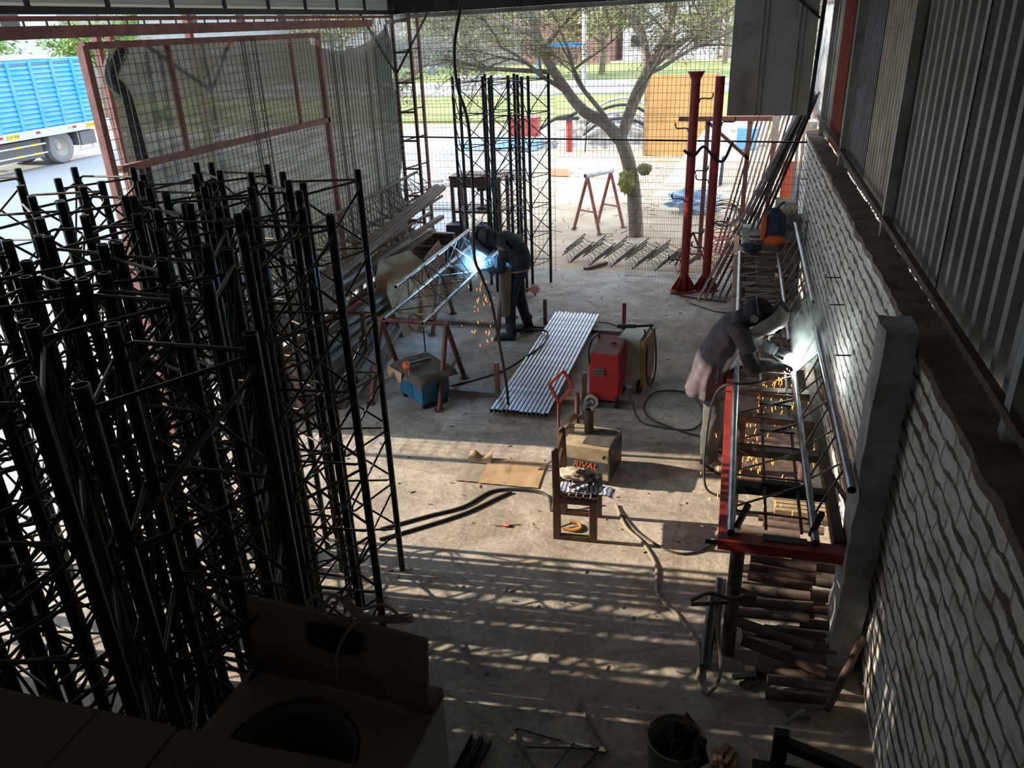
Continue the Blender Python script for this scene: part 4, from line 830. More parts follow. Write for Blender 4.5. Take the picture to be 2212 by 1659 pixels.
o = blob((.42, .22, .22), (-.72, 16.6, .2), 50, 26, .9, 8, 4).build('blue_tarp', mat('light_blue_tarp', (.18, .38, .62), .5, 0, c2=(.5, .58, .66), vs_=7), None, 80); tag(o, 'crumpled light blue tarpaulin heap behind the left red post', 'tarp')
o = MB().lohi((-1.7, 17.9, -.03), (-.7, 18.6, .03)).build('white_slab', mat('white_slab_mat', (.7, .69, .66), .7)); tag(o, 'flat white slab on the sand right of the tree trunk', 'slab')
o = MB().lohi((-1.0, 24.0, 0), (1.0, 24.1, 2.2)).build('orange_board', mat('orange_board_mat', (.50, .29, .10), .8, 0, c2=(.4, .23, .075), vs_=1.2)); o.location = (-1.6, .0, 0); tag(o, 'large orange-tan board standing upright beyond the tree', 'board')
for x in (-2.59, -.61): MB().lohi((x-.03, 23.95, 0), (x+.03, 24.15, 2.25)).build('edge_batten', M_WOOD, o).location = (1.6, 0, 0)
t = thing('white_ramp', 'white triangular ramp panel leaning in front of the orange board', 'panel', (-.75, 19.5, 0)); MB().prism([(-.9, 0, -.02), (.4, 0, -.02), (.45, 1.2, 1.3), (.1, 1.2, 1.3)], (.02, .05, .02)).build('sheet', mat('white_panel', (.62, .6, .55), .7), t); MB().prism([(-.2, .1, -.02), (.5, .1, -.02), (.5, .6, .6)], (0, .04, 0)).build('side_gusset', M_DARK, t)
# red vise stand and pole
t = thing('vise_stand', 'red pillar stand with a black vise on top, out on the sand', 'vise', (-4.95, 24.6, -.02)); MB().cyl((0, 0, 0), (.0, 0, .95), .09, 14).build('pillar', M_RED, t, 50)
MB().lohi((-.35, -.1, .95), (.3, .1, 1.05)).build('jaw_base', M_DARK, t); MB().path(curve_pts([(-.9, 0, .7), (-.4, 0, 1.0), (.1, 0, 1.1), (.5, 0, 1.4)], 5), .05, 8).build('screw_bar', M_DARK, t, True)
MB().path(curve_pts([(.5, 0, 1.35), (.55, 0, .9), (.5, 0, 0)], 5), .02, 6).build('hose', M_DARK, t, True)
o = bevel(MB().lohi((-.45, -.35, 0), (.45, .35, .75)).build('red_crate', M_RED), .03); o.location = (-7.0, 27.3, 0); tag(o, 'bright red crate out on the sand behind the right dark tower', 'crate')
o = bevel(MB().lohi((-1.3, -.5, 0), (1.3, .5, .3)).build('blue_tray', mat('sky_blue', (.12, .35, .6), .6, 0, c2=(.5, .6, .7), vs_=2)), .05); o.location = (-7.3, 25.2, 0); tag(o, 'low light blue bundle on the ground behind the right dark tower', 'tray')
o = MB().lohi((-.25, -.1, 0), (.25, .1, .18)).build('clay_brick', mat('clay', (.6, .33, .22), .9)); o.location = (-4.4, 20.6, -.01); tag(o, 'single large clay brick on the sand between the towers and the tree', 'brick')
def heap(label, c, r, seed, m, name='rubble_heap', cat='rubble'):
    o = MB().grid(lambda u, v: (r[0]*(2*u-1), r[1]*(2*v-1), max(-.1, r[2]*(1-abs(2*u-1)**2)*(1-abs(2*v-1)**2)*(1+.8*noise.noise(Vector((u*6+seed, v*6, 1)))))-.03), 40, 40).build(name, m, None, 40); o.location = c; tag(o, label, cat); return o
heap('grey rubble and sacks piled on the sand behind the tree fork', (-3.7, 26.6, 0), (2.6, 1.3, .8), 1, mat('rubble_grey', (.42, .40, .37), .9, 0, c2=(.12, .11, .1), vs_=2.5, bump=.6))
heap('white and grey debris strip lying on the sand left of the tree', (-8.3, 26, 0), (2.6, .8, .2), 6, mat('rubble_white', (.7, .69, .66), .9, 0, c2=(.3, .3, .3), vs_=3))
heap('low rubble pile beyond the right red post', (1.4, 27, 0), (2.4, 1.2, .7), 3, mat('rubble_brown', (.5, .42, .33), .9, 0, c2=(.2, .15, .12), vs_=3, bump=.5))
for i in range(5):
    o = MB().path(curve_pts([(-1.3, 0, .1), (-.7, 0, .45+.05*i), (.2, 0, .5+.06*i), (1.2, 0, .1)], 5), .05, 6).build('bent_sheet', M_DARK if i % 2 else M_PAVE, None, True); o.location = (-3.4, 25.4+.2*i, .15+.12*i); tag(o, 'curved strip of old roofing on the rubble behind the tree, %s from the front' % ordn(i), 'roofing strip')
o = MB().lohi((-.3, -.3, 0), (.3, .3, .6)).build('blue_bin', mat('bin_blue', (.1, .3, .6), .6)); o.location = (.3, 25.5, 0); tag(o, 'small blue drum beyond the right red post', 'drum')
for i in range(4):
    o = MB().lohi((-1.2, -.05, 0), (1.2, .05, .05)).build('white_beam', M_PAVE); o.location = (-6.3, 16.3+.17*i, .0+.0*i); o.rotation_euler[2] = R(2); tag(o, 'pale beam lying on the ground outside behind the brown table, %s from the front' % ordn(i), 'beam', 'pale beams behind the table')
t = thing('ladder', 'pale wooden ladder lying on the ground outside behind the dark towers', 'ladder', (-6.9, 19.3, 0), R(-52))
for x in (-.25, .25): MB().lohi((x-.04, -2, 0), (x+.04, 2, .07)).build('rail', M_PAVE, t)
for k in range(10): MB().lohi((-.25, -1.8+k*.4, .02), (.25, -1.74+k*.4, .06)).build('rung', M_PAVE, t)
mb = MB(); q = random.Random(9)
for i in range(130):
    x = q.uniform(-5, 0); y = q.uniform(13, 22); a = q.random()*6.3; L = q.uniform(.04, .25)
    mb.beam((x, y, .0), (x+L*math.cos(a), y+L*math.sin(a), .03), .012, .012)
tag(mb.build('sand_debris', M_RUSTD), 'twigs and splinters scattered over the sand yard', 'debris', kind='stuff')
# ================================================================ TRUCK
def truck():
    t = thing('truck', 'blue slatted cargo truck parked in the street at left', 'truck', (-22.1, 21.05, 0)); X = 1.15
    MT = mat('truck_blue', (.035, .30, .72), .55, 0, c2=(.10, .33, .62), vs_=1.6); MG = mat('truck_grey', (.5, .51, .52), .6, .1, var=.1)
    MU = mat('truck_under', (.13, .13, .13), .8); MY = mat('truck_yellow', (.75, .55, .08), .6)
    MB().lohi((-X, -6.0, 1.16), (X, 2.55, 3.05)).build('cargo_body', MT, t)
    mb = MB()
    for y in [-5.9+i*.84 for i in range(11)]: mb.lohi((X, y-.06, 1.16), (X+.07, y+.06, 3.12))
    mb.build('side_rib', MT, t); mb = MB()
    for i in range(13):
        z = 1.2+i*.14; 
        for k in range(10):
            y = -5.84+k*.84; mb.prism([(X, y+.03, z), (X+.055, y+.03, z+.01), (X, y+.03, z+.12)], (0, .78, 0))
    mb.build('side_slat', MT, t)
    MB().lohi((X+.001, -5.9, 2.93), (X+.02, 2.5, 3.0)).build('top_gap', MU, t)
    MB().lohi((-X, -6, 3.05), (X+.04, 2.55, 3.13)).build('top_rail', MT, t)
    MB().grid(lambda u, v: (-X+2*X*u, -6+7*v, 3.14+.12*math.sin(u*math.pi)), 12, 4, (0, 0, .02)).build('roof_tarp', mat('truck_tarp', (.30, .38, .34), .8, 0, var=.2), t, 60)
    MB().lohi((-X-.02, -6.1, .92), (X+.06, 2.75, 1.16)).build('chassis_skirt', MG, t)
    for y in (-1.9, -.5, 1.0): 
        MB().lohi((X+.061, y-.15, 1.03), (X+.07, y+.03, 1.1)).build('reflector', M_WHITE, t); MB().lohi((X+.061, y+.03, 1.03), (X+.07, y+.2, 1.1)).build('reflector', M_RED, t)
    for y, s_ in ((-1.35, 'D2X 838'), (1.85, 'D2X 838')):
        p = MB().lohi((X+.061, y-.22, .97), (X+.075, y+.22, 1.13)).build('number_plate', MY, t)
        text(s_, .12, M_RUB, t, (X+.078, y, 1.05), (R(90), 0, R(90)), .001, name='plate_lettering')
    MB().lohi((-.5, -8, .55), (.5, 2.4, .9)).build('chassis', MU, t)
    for y, nm in ((.62, 'rear'), (-6.9, 'front')):
        for x in ((X-.28, X-.62, -X+.28, -X+.62) if nm == 'rear' else (X-.28, -X+.28)):
            wh = MB().lathe([(.3, .14), (.42, .15), (.5, .12), (.52, .06), (.52, -.06), (.5, -.12), (.42, -.15), (.3, -.14)], (x, y, .52), 32, 'X').build('wheel', M_RUB if False else mat('tyre', (.2, .205, .21), .9), t, 40)
            MB().lathe([(0, -.02), (.06, .02), (.1, .02), (.12, -.06), (.2, -.08), (.28, .0), (.31, .12)], (x, y, .52), 28, 'X').build('rim', mat('dusty_rim', (.42, .40, .35), .7, .1), wh, 40).location = (0, 0, 0)
    MB().lohi((.4, -.1, .3), (.95, -2.2, .85)).build('fuel_tank', MU, t); MB().lohi((.3, 1.35, .45), (X, 2.0, .88)).build('spare_box', MU, t)
    for z in (.45, .72):
        MB().cyl((X, -2.6, z), (X, -.15, z), .025, 8).build('guard_rail', MG, t)
        for y in (-2.1, -1.2, -.55): MB().cyl((X, y-.17, z), (X, y+.12, z), .03, 8).build('guard_sleeve', MY, t)
    MB().path([(X-.1, 1.2, .3), (X-.1, 2.2, .33), (X-.1, 2.5, .48)], .02, 6).build('step_bar', MG, t)
    for y in (1.35, 1.9): MB().cyl((X-.1, y, .31), (X-.1, y, .9), .02, 6).build('step_hanger', MG, t)
    MB().prism([(X-.5, .05, .9), (X-.5, .25, .9), (X-.5, -.05, .45)], (.5, 0, 0)).build('mudguard', MU, t)
    bevel(MB().lohi((-X, -8.4, .6), (X, -6.3, 2.7)).build('cab', MG, t), .1)
    MB().lohi((X+.001, -8.1, 1.6), (X+.02, -6.9, 2.3)).build('cab_window', M_RUB, t)
truck()
# ================================================================ BACKGROUND BUILDINGS, TREES
def house(name, label, x, y, w_, d, h, m, wins=3, doors=1, rz=0, roofm=None):
    t = thing(name, label, 'house', (x, y, 0), rz)
    MB().lohi((-w_/2, 0, -.1), (w_/2, d, h)).build('wall', m, t)
    MB().lohi((-w_/2-.2, -.3, h), (w_/2+.2, d+.2, h+.18)).build('roof', roofm or M_PAVE, t)
    n = wins+doors
    for i in range(n):
        cx = -w_/2+w_*(i+.5)/n
        if i == n//2 and doors:
            f = MB().lohi((cx-.6, -.06, 0), (cx+.6, .02, 2.2)).build('door', M_BROWN, t)
        else:
            f = MB().lohi((cx-.8, -.05, 1.1), (cx+.8, .02, 2.3)).build('window_frame', M_WHITE, t)
            MB().lohi((cx-.7, -.07, 1.2), (cx+.7, -.04, 2.2)).build('pane', M_DARK, f)
        if h > 4:
            f = MB().lohi((cx-.7, -.05, 3.9), (cx+.7, .02, min(5.2, h-.3))).build('window_frame', M_WHITE, t); MB().lohi((cx-.6, -.07, 4.0), (cx+.6, -.04, min(5.1, h-.4))).build('pane', M_DARK, f)
    return t
H1 = mat('house_cream', (.45, .40, .31), .9, 0, var=.15, vs_=1); H2 = mat('house_brick', (.33, .18, .135), .9, 0, c2=(.24, .16, .13), vs_=2); H3 = mat('house_grey', (.3, .31, .32), .9, 0, var=.2, vs_=1); H4 = mat('house_white', (.52, .53, .54), .8, 0, var=.1, vs_=1)
house('house', 'grey house across the park seen left of the hanging cable', -31, 84, 13, 8, 6.5, H3)
house('house', 'red brick house across the park behind the tree branches', -18, 86, 11, 8, 6.5, H2)
house('house', 'white house across the park above the dark towers', -7, 84, 9, 8, 6.8, H4, 2)
house('house', 'cream house across the park right of the tree trunk', 3, 88, 9, 8, 7, H1, 2)
house('house', 'tan house across the park at far right of the opening', 14, 84, 11, 8, 6.5, H2, 2)
house('house', 'pale house at the far left beyond the net', -46, 84, 14, 8, 6.5, H4, 2)
house('building', 'long white walled building across the street behind the truck', -37, 20, 40, 8, 5.5, H4, 5, 1, R(90))
house('building', 'grey block wall building across the street behind the net', -37, 61, 36, 8, 6.0, H3, 5, 1, R(90))
house('building', 'tall pale block added out of view at left to shade the sand yard', -30, 12.1, 5.2, 6, 17, H4, 2, 1, R(90))  # unseen block added to cast the shade on the sand
o = MB().lohi((-34, 79, -.1), (-20.5, 79.25, 2.6)).build('park_wall', mat('park_wall_m', (.25, .24, .23), .9, 0, var=.2, vs_=2)); tag(o, 'dark grey wall along the far edge of the park at left', 'wall')
o = MB().lohi((-20.4, 79, -.1), (-12, 79.25, 2.8)).build('park_wall', H2); tag(o, 'reddish brick wall along the far edge of the park in the middle', 'wall')
t = thing('swing', 'blue steel swing frame standing on the far lawn', 'swing', (-12.2, 58, 0)); MS = mat('swing_blue', (.03, .18, .4), .5)
for x in (-1.6, 1.6):
    for s in (-1, 1): MB().beam((x, s*.8, 0), (x, 0, 2.2), .09, .09).build('leg', MS, t)
MB().beam((-1.6, 0, 2.2), (1.6, 0, 2.2), .1, .25).build('top_bar', MS, t)
t = thing('person', 'person in light clothes with a blue bundle sitting at the far lawn edge', 'person', (-24.8, 66, 0)); blob((.5, .4, .55), (0, 0, .5), 16, 10, .4, 2).build('body', mat('far_cloth', (.45, .5, .6), .9), t, 80); blob((.28, .25, .4), (.2, 0, 1.15), 16, 10, .3, 3).build('jacket', mat('far_cloth2', (.3, .32, .33), .9), t, 80); blob((.15, .15, .17), (.2, 0, 1.6), 12, 8, .1, 3).build('head', mat('skin_far', (.3, .17, .1), .7), t, 80)
o = MB().lohi((-1.4, -.4, 0), (1.4, .4, .75)).build('park_planter', M_PAVE); o.location = (-15.7, 50, 0); tag(o, 'white concrete planter by the park path above the dark towers', 'planter')
for i, (x, y, h) in enumerate([(-32, 70, 8), (-9.5, 52, 9), (-.5, 55, 9)]):
    o = MB().cyl((x, y, 0), (x, y, h), .14, 10).build('lamp_post', M_PAVE); tag(o, 'tall pale post in the park, %s from the left' % ordn(i), 'post')
# ---- trees
def tree(label, loc, limbs, m_b, m_l, n_leaf, leaf, spread, name='tree', seed=1, depth=4, droop=.1):
    q = random.Random(seed); t = thing(name, label, 'tree', loc); tips = []; br = MB()
    def grow(p, d, L, r, k):
        P = [p]; dd = d.copy(); 
        for s in range(5):
            dd = (dd+Vector((q.uniform(-.22, .22), q.uniform(-.22, .22), q.uniform(-.12, .16)-droop*(k > 1)))).normalized(); P.append(P[-1]+dd*L/5)
            if k >= 2: tips.append((P[-1], dd))
        br.path(P, r, 6 if r < .04 else 9, True, [r*(1-.45*i/5) for i in range(6)])
        if k < depth:
            for c in range(3 if k else 3):
                a = P[2+c if c < 3 else 5] if c < 2 else P[5]
                nd = (dd+Vector((q.uniform(-.9, .9), q.uniform(-.9, .9), q.uniform(-.3, .6)))).normalized(); grow(a, nd, L*q.uniform(.55, .8), r*.55, k+1)
    for P, rr2, subs in limbs:
        Q = curve_pts(P, 6); n = len(Q); br.path(Q, rr2[0], 12, True, [rr2[0]+(rr2[1]-rr2[0])*i/(n-1) for i in range(n)])
        for s in subs:
            p = Q[int(s[0]*(n-1))]; grow(p, Vector(s[1]).normalized(), s[2], rr2[1]*.8, 1)
    br.build('trunk', m_b, t, 50)
    lf = MB(); V = []; F = []
    for i in range(n_leaf):
        p, d = q.choice(tips); p = p+Vector((q.gauss(0, spread), q.gauss(0, spread), q.gauss(0, spread*.5)))
        a = Vector((q.uniform(-1, 1), q.uniform(-1, 1), q.uniform(-.7, .3))).normalized(); b = a.cross(Vector((q.uniform(-1, 1), q.uniform(-1, 1), 1))).normalized()
        L = leaf*q.uniform(.6, 1.4); k = len(V); V += [p, p+a*L*.5+b*L*.16, p+a*L, p+a*L*.5-b*L*.16]; F.append((k, k+1, k+2, k+3))
    me = bpy.data.meshes.new('foliage'); me.from_pydata(V, [], F); o = bpy.data.objects.new('foliage', me); COL.objects.link(o); me.materials.append(m_l); o.parent = t; o['kind'] = 'stuff'
    return t
M_BARK = mat('bark', (.24, .20, .15), .9, 0, c2=(.14, .115, .085), vs_=7, bump=.7, bs=12); M_LEAF = mat('acacia_leaf', (.16, .17, .08), .7, 0, c2=(.24, .22, .11), vs_=1.2)
tree('spreading acacia tree with forked trunk just outside the opening', (0, 0, 0), [
    ([(-1.66, 14.6, -.1), (-1.70, 14.6, .4), (-1.76, 14.62, .9), (-1.88, 14.6, 1.4), (-2.02, 14.6, 1.75)], (.135, .12), []),
    ([(-2.02, 14.6, 1.7), (-2.3, 14.62, 1.98), (-2.7, 14.65, 2.2), (-3.05, 14.7, 2.6), (-3.4, 14.8, 3.1), (-3.7, 15, 3.8), (-3.9, 15.1, 4.6)], (.12, .06), [(.45, (-.6, .1, .5), 1.5), (.6, (-1, -.1, .1), 1.9), (.75, (-1, .3, .3), 1.8), (.9, (.2, .2, 1), 1.3), (.7, (.8, -.2, .6), 1.6), (1, (-.5, 0, 1), 1.4)]),
    ([(-2.0, 14.6, 1.72), (-1.88, 14.65, 2.15), (-1.74, 14.7, 2.55), (-1.5, 14.8, 3.0), (-1.2, 14.9, 3.7), (-1.0, 15, 4.6)], (.085, .05), [(.35, (.5, -.3, .6), 1.2), (.5, (1, .1, .4), 1.6), (.65, (.9, .4, .3), 1.6), (.8, (-.6, 0, .8), 1.5), (1, (.4, 0, 1), 1.2)]),
    ([(-2.0, 14.65, 1.72), (-1.8, 14.8, 2.3), (-1.62, 15, 2.8), (-1.75, 15.2, 3.4), (-2.2, 15.4, 4.2)], (.10, .05), [(.5, (.9, .4, .5), 1.4), (.7, (-.4, .3, .8), 1.6), (1, (0, 0, 1), 1.3)]),
    ([(-2.05, 14.58, 1.75), (-2.35, 14.5, 2.2), (-2.75, 14.45, 2.7), (-2.9, 14.4, 3.2)], (.05, .03), [(.5, (-.5, -.3, .6), 1.0), (1, (-.3, 0, 1), 1.3), (.8, (.8, -.3, .7), 1.4)])],
    M_BARK, M_LEAF, 60000, .055, .13, seed=4)
o = blob((.14, .13, .2), (-1.86, 14.5, .98), 24, 16, .6, 2, 4).build('plant_clump', mat('yellow_green', (.33, .33, .08), .8, 0, c2=(.2, .2, .07), vs_=9), None, 80); tag(o, 'yellow-green plastic wrapping tied around the tree trunk', 'wrapping')
o = blob((.13, .1, .1), (-1.55, 14.52, 1.2), 20, 12, .5, 5, 4).build('plant_clump', mat('olive_cloth', (.28, .25, .1), .9), None, 80); tag(o, 'small olive cloth bundle tied on the right of the tree trunk', 'bundle')
M_L2 = mat('park_leaf', (.20, .21, .10), .8, 0, c2=(.33, .3, .16), vs_=.6)
for i, (x, y, h, s) in enumerate([(-20, 60, 5.5, 3), (-10, 62, 6, 2.6), (.5, 48, 5.5, 3), (6, 58, 6.5, 3.5), (-33, 66, 6, 3), (-1.5, 73, 6.5, 2.6)]):
    tree('leafy park tree beyond the lawn, %s from the left' % ['second', 'third', 'fifth', 'rightmost', 'first', 'fourth'][i], (x, y, 0), [([(0, 0, 0), (.1, 0, h*.3), (0, .2, h*.55)], (.25, .14), [(.6, (-1, 0, .6), s), (.7, (1, 0, .7), s), (.9, (.2, .6, .8), s), (1, (-.3, -.4, .9), s), (.8, (.1, -1, .5), s)])],
         M_BARK, M_L2, 9000, .32, .5, seed=20+i, depth=3)
for i, (x, y) in enumerate([(-29.2, 17), (-29.0, 25.5), (-29, 33)]):
    tree('street tree by the white building behind the truck, %s from the left' % ordn(i), (x, y, 0), [([(0, 0, 0), (.1, 0, 1.6), (0, .2, 2.6)], (.12, .08), [(.8, (-.6, .6, .6), 1.4), (.9, (.6, 0, .7), 1.4), (1, (.2, -.8, .8), 1.4), (1, (.2, .8, .8), 1.4)])], M_BARK, mat('green_leaf', (.14, .26, .05), .7, 0, c2=(.2, .3, .06), vs_=1), 4000, .25, .35, seed=40+i, depth=3)
# ================================================================ PEOPLE
def loft(name, rings, m, parent, n=20, wr=.0, wf=9, seed=0, sub=5, closed=True, folds=0):
    """rings: (center, ru, rv, axis_u) elliptical sections along a spine"""
    K = len(rings); C = [Vector(r[0]) for r in rings]
    Cs = curve_pts(C, sub); N = len(Cs); V = []
    for i, c in enumerate(Cs):
        s = i/sub; a = min(int(s), K-2); f = s-a; f = f*f*(3-2*f)
        ru = rings[a][1]*(1-f)+rings[a+1][1]*f; rv = rings[a][2]*(1-f)+rings[a+1][2]*f; au = Vector(rings[a][3])*(1-f)+Vector(rings[a+1][3])*f
        d = (Cs[min(i+1, N-1)]-Cs[max(i-1, 0)]).normalized(); u = (au-d*au.dot(d)).normalized(); v = d.cross(u)
        for k in range(n):
            t = 2*math.pi*k/n; w_ = 1
            if wr:
                q = Vector((math.cos(t)*1.2, math.sin(t)*1.2, i/N*wf+seed)); w_ = 1+wr*noise.noise(q*1.6)+wr*.5*noise.noise(q*Vector((3, 3, 4.5)))
            if folds: w_ += folds*(1-i/N)*noise.noise(Vector((math.cos(t)*4.5, math.sin(t)*4.5, i/N*1.2+seed)))*2
            V.append(c+u*math.cos(t)*ru*w_+v*math.sin(t)*rv*w_)
    F = [(i*n+k, i*n+(k+1) % n, (i+1)*n+(k+1) % n, (i+1)*n+k) for i in range(N-1) for k in range(n)]
    if closed: F += [tuple(range(n-1, -1, -1)), tuple((N-1)*n+k for k in range(n))]
    o = MB().add(V, F).build(name, m, parent, 70); s_ = o.modifiers.new('s', 'SUBSURF'); s_.levels = 1; s_.render_levels = 1
    return o
def skin_body(name, V, E, Rr, m, parent, root=0, lv=2):
    me = bpy.data.meshes.new(name); me.from_pydata([Vector(v) for v in V], E, []); o = bpy.data.objects.new(name, me); COL.objects.link(o); o.parent = parent
    md = o.modifiers.new('skin', 'SKIN'); md.use_smooth_shade = True
    for i, r in enumerate(Rr):
        s = me.skin_vertices[0].data[i]; s.radius = (r, r) if not isinstance(r, tuple) else r; s.use_root = (i == root)
    ss = o.modifiers.new('s', 'SUBSURF'); ss.levels = lv; ss.render_levels = lv; me.materials.append(m); return o
def hand(name, wrist, d, palm_n, m, parent, side=1, curl=.9, sc_=1.0):
    """glove/hand: wrist point, direction, palm normal; five separate fingers curling toward the palm normal"""
    w_ = Vector(wrist); d = Vector(d).normalized(); n = Vector(palm_n); n = (n-d*n.dot(d)).normalized(); s = d.cross(n)*side
    V = [w_-d*.03*sc_, w_, w_+d*.045*sc_, w_+d*.085*sc_]; Rr = [(.026*sc_, .026*sc_), (.026*sc_, .03*sc_), (.035*sc_, .02*sc_), (.036*sc_, .016*sc_)]; E = [(0, 1), (1, 2), (2, 3)]
    for k, (off, L) in enumerate(((-.033, .068), (-.011, .078), (.011, .073), (.032, .058))):
        b = w_+d*.085*sc_+s*off*sc_; i = len(V); a = 0; p = b; V.append(p); Rr.append(.0115*sc_); E.append((3, i))
        for j, fr_ in enumerate((.42, .32, .26)):
            a += curl*(.35+.22*j+.06*k); p = p+(d*math.cos(a)+n*math.sin(a))*L*fr_*sc_; V.append(p); Rr.append((.0105-.001*j)*sc_); E.append((i+j, i+j+1))
    b = w_+d*.025*sc_-s*.03*sc_; i = len(V); V.append(b); Rr.append(.014*sc_); E.append((1, i))
    V.append(b+(d*.03-s*.018+n*.018)*sc_); Rr.append(.0125*sc_); E.append((i, i+1)); V.append(V[-1]+(d*.026+n*.018)*sc_); Rr.append(.0105*sc_); E.append((i+1, i+2))
    return skin_body(name, V, E, Rr, m, parent, 1, 1)
M_SKIN = mat('skin', (.28, .15, .09), .6)
UY = (0, 1, 0); UX = (1, 0, 0)
def body_mesh(parent, J, k=1.0):
    """continuous body skin: J dict of joints"""
    names = ['pelvis', 'waist', 'chest', 'neck', 'head', 'crown', 'hipL', 'kneeL', 'ankL', 'toeL', 'hipR', 'kneeR', 'ankR', 'toeR', 'shL', 'elL', 'wrL', 'shR', 'elR', 'wrR']
    rad = [.12, .11, .13, .052, .082, .075, .085, .055, .04, .035, .085, .055, .04, .035, .06, .042, .028, .06, .042, .028]
    E = [(0, 1), (1, 2), (2, 3), (3, 4), (4, 5), (0, 6), (6, 7), (7, 8), (8, 9), (0, 10), (10, 11), (11, 12), (12, 13), (2, 14), (14, 15), (15, 16), (2, 17), (17, 18), (18, 19)]
    return skin_body('body', [J[n] for n in names], E, [r*k for r in rad], M_SKIN, parent)
def boot(parent, ank, toe, m, name='boot'):
    a = Vector(ank); t = Vector(toe); d = (t-a); d.z = 0; d.normalize(); a0 = Vector((a.x, a.y, 0)); s = Vector((-d.y, d.x, 0))
    o = loft(name, [(a0+Vector((0, 0, .2)), .052, .058, s), (a0+Vector((0, 0, .12)), .048, .055, s), (a0-d*.01+Vector((0, 0, .065)), .047, .065, s), (a0+d*.09+Vector((0, 0, .052)), .048, .05, s), (a0+d*.17+Vector((0, 0, .04)), .044, .036, s), (a0+d*.205+Vector((0, 0, .035)), .02, .02, s)], m, parent, 14, .05)
    MB().prism([a0-d*.06-s*.04, a0+d*.12-s*.048, a0+d*.2-s*.03, a0+d*.2+s*.03, a0+d*.12+s*.048, a0-d*.06+s*.04], (0, 0, .022)).build('sole', M_RUB, o); return o
# ---- right welder
PR = thing('person', 'person in mauve shirt and grey trousers bending to weld beside the brick wall', 'person')
JR = dict(pelvis=(.0, 6.42, .88), waist=(.02, 6.4, 1.02), chest=(.09, 6.36, 1.24), neck=(.19, 6.33, 1.40), head=(.29, 6.3, 1.44), crown=(.33, 6.29, 1.50),
          hipL=(.01, 6.52, .82), kneeL=(.06, 6.54, .47), ankL=(.08, 6.6, .09), toeL=(.24, 6.52, .04), hipR=(.0, 6.31, .82), kneeR=(.01, 6.28, .46), ankR=(-.03, 6.33, .09), toeR=(.1, 6.22, .04),
          shL=(.17, 6.5, 1.33), elL=(.32, 6.55, 1.12), wrL=(.47, 6.52, 1.05), shR=(.15, 6.2, 1.32), elR=(.27, 6.1, 1.08), wrR=(.44, 6.25, 1.03))
body_mesh(PR, JR)
M_SHIRT = mat('mauve_shirt', (.115, .095, .115), .95, 0, c2=(.08, .066, .078), vs_=5, bump=.3, bs=18); M_TRO = mat('grey_trousers', (.125, .12, .118), .95, 0, c2=(.08, .077, .075), vs_=6, bump=.4, bs=16)
loft('shirt', [((-.05, 6.42, .70), .235, .27, UX), ((-.05, 6.42, .80), .205, .24, UX), ((-.035, 6.42, .92), .17, .215, UX), ((-.0, 6.41, 1.05), .15, .195, UX), ((.05, 6.385, 1.18), .15, .2, UX), ((.1, 6.36, 1.29), .13, .205, UX), ((.15, 6.34, 1.36), .09, .14, UX), ((.185, 6.33, 1.40), .062, .075, UX)], M_SHIRT, PR, 48, .13, 3.2, 3, folds=.07)
loft('shirt_sleeve', [((.1, 6.27, 1.33), .08, .08, UX), ((.16, 6.2, 1.30), .082, .078, UX), ((.215, 6.15, 1.22), .07, .068, UX), ((.24, 6.125, 1.17), .07, .068, UX)], M_SHIRT, PR, 24, .1, 5, 7, folds=.04)
loft('shirt_sleeve', [((.13, 6.44, 1.33), .07, .075, UX), ((.2, 6.51, 1.29), .072, .072, UX), ((.255, 6.535, 1.21), .066, .064, UX)], M_SHIRT, PR, 24, .1, 5, 9, folds=.04)
M_UND = mat('dark_sleeve', (.05, .05, .06), .95, 0, var=.3, vs_=12, bump=.3)
for s_, (e, w_) in enumerate((((.27, 6.1, 1.08), (.44, 6.25, 1.03)), ((.32, 6.55, 1.12), (.47, 6.52, 1.05)))):
    e = Vector(e); w_ = Vector(w_); sh = Vector(((.2, 6.15, 1.2), (.25, 6.53, 1.2))[s_])
    loft('inner_sleeve', [(sh, .058, .058, UY), (e, .056, .058, UY), ((e+w_)/2, .052, .052, UY), (w_, .043, .043, UY)], M_UND, PR, 20, .12, 9, s_*3)
loft('trousers', [((-.0, 6.3, .05), .07, .078, UX), ((-.02, 6.3, .2), .08, .085, UX), ((.0, 6.28, .46), .092, .09, UX), ((.0, 6.3, .68), .1, .1, UX), ((.0, 6.34, .85), .12, .11, UX), ((-.0, 6.41, .97), .12, .16, UX)], M_TRO, PR, 28, .16, 22, 2)
loft('trousers_leg', [((.07, 6.6, .06), .06, .065, UX), ((.07, 6.57, .24), .068, .07, UX), ((.06, 6.54, .47), .078, .078, UX), ((.03, 6.52, .7), .09, .09, UX), ((.01, 6.48, .88), .11, .1, UX)], M_TRO, PR, 28, .16, 22, 8)
M_BOOT = mat('dusty_boot', (.36, .28, .19), .9, 0, var=.3, vs_=12)
boot(PR, (-.02, 6.32, .09), (.1, 6.2, .04), M_BOOT); boot(PR, (.08, 6.6, .09), (.24, 6.52, .04), M_BOOT)
M_GLV = mat('dark_glove', (.06, .065, .08), .8)
hand('glove', (.45, 6.27, 1.03), (.9, .4, -.1), (-.1, -.2, -1), M_GLV, PR, 1, .9, 1.1); hand('glove', (.48, 6.52, 1.05), (.85, -.45, -.05), (-.1, .2, -1), M_GLV, PR, -1, .9, 1.1)
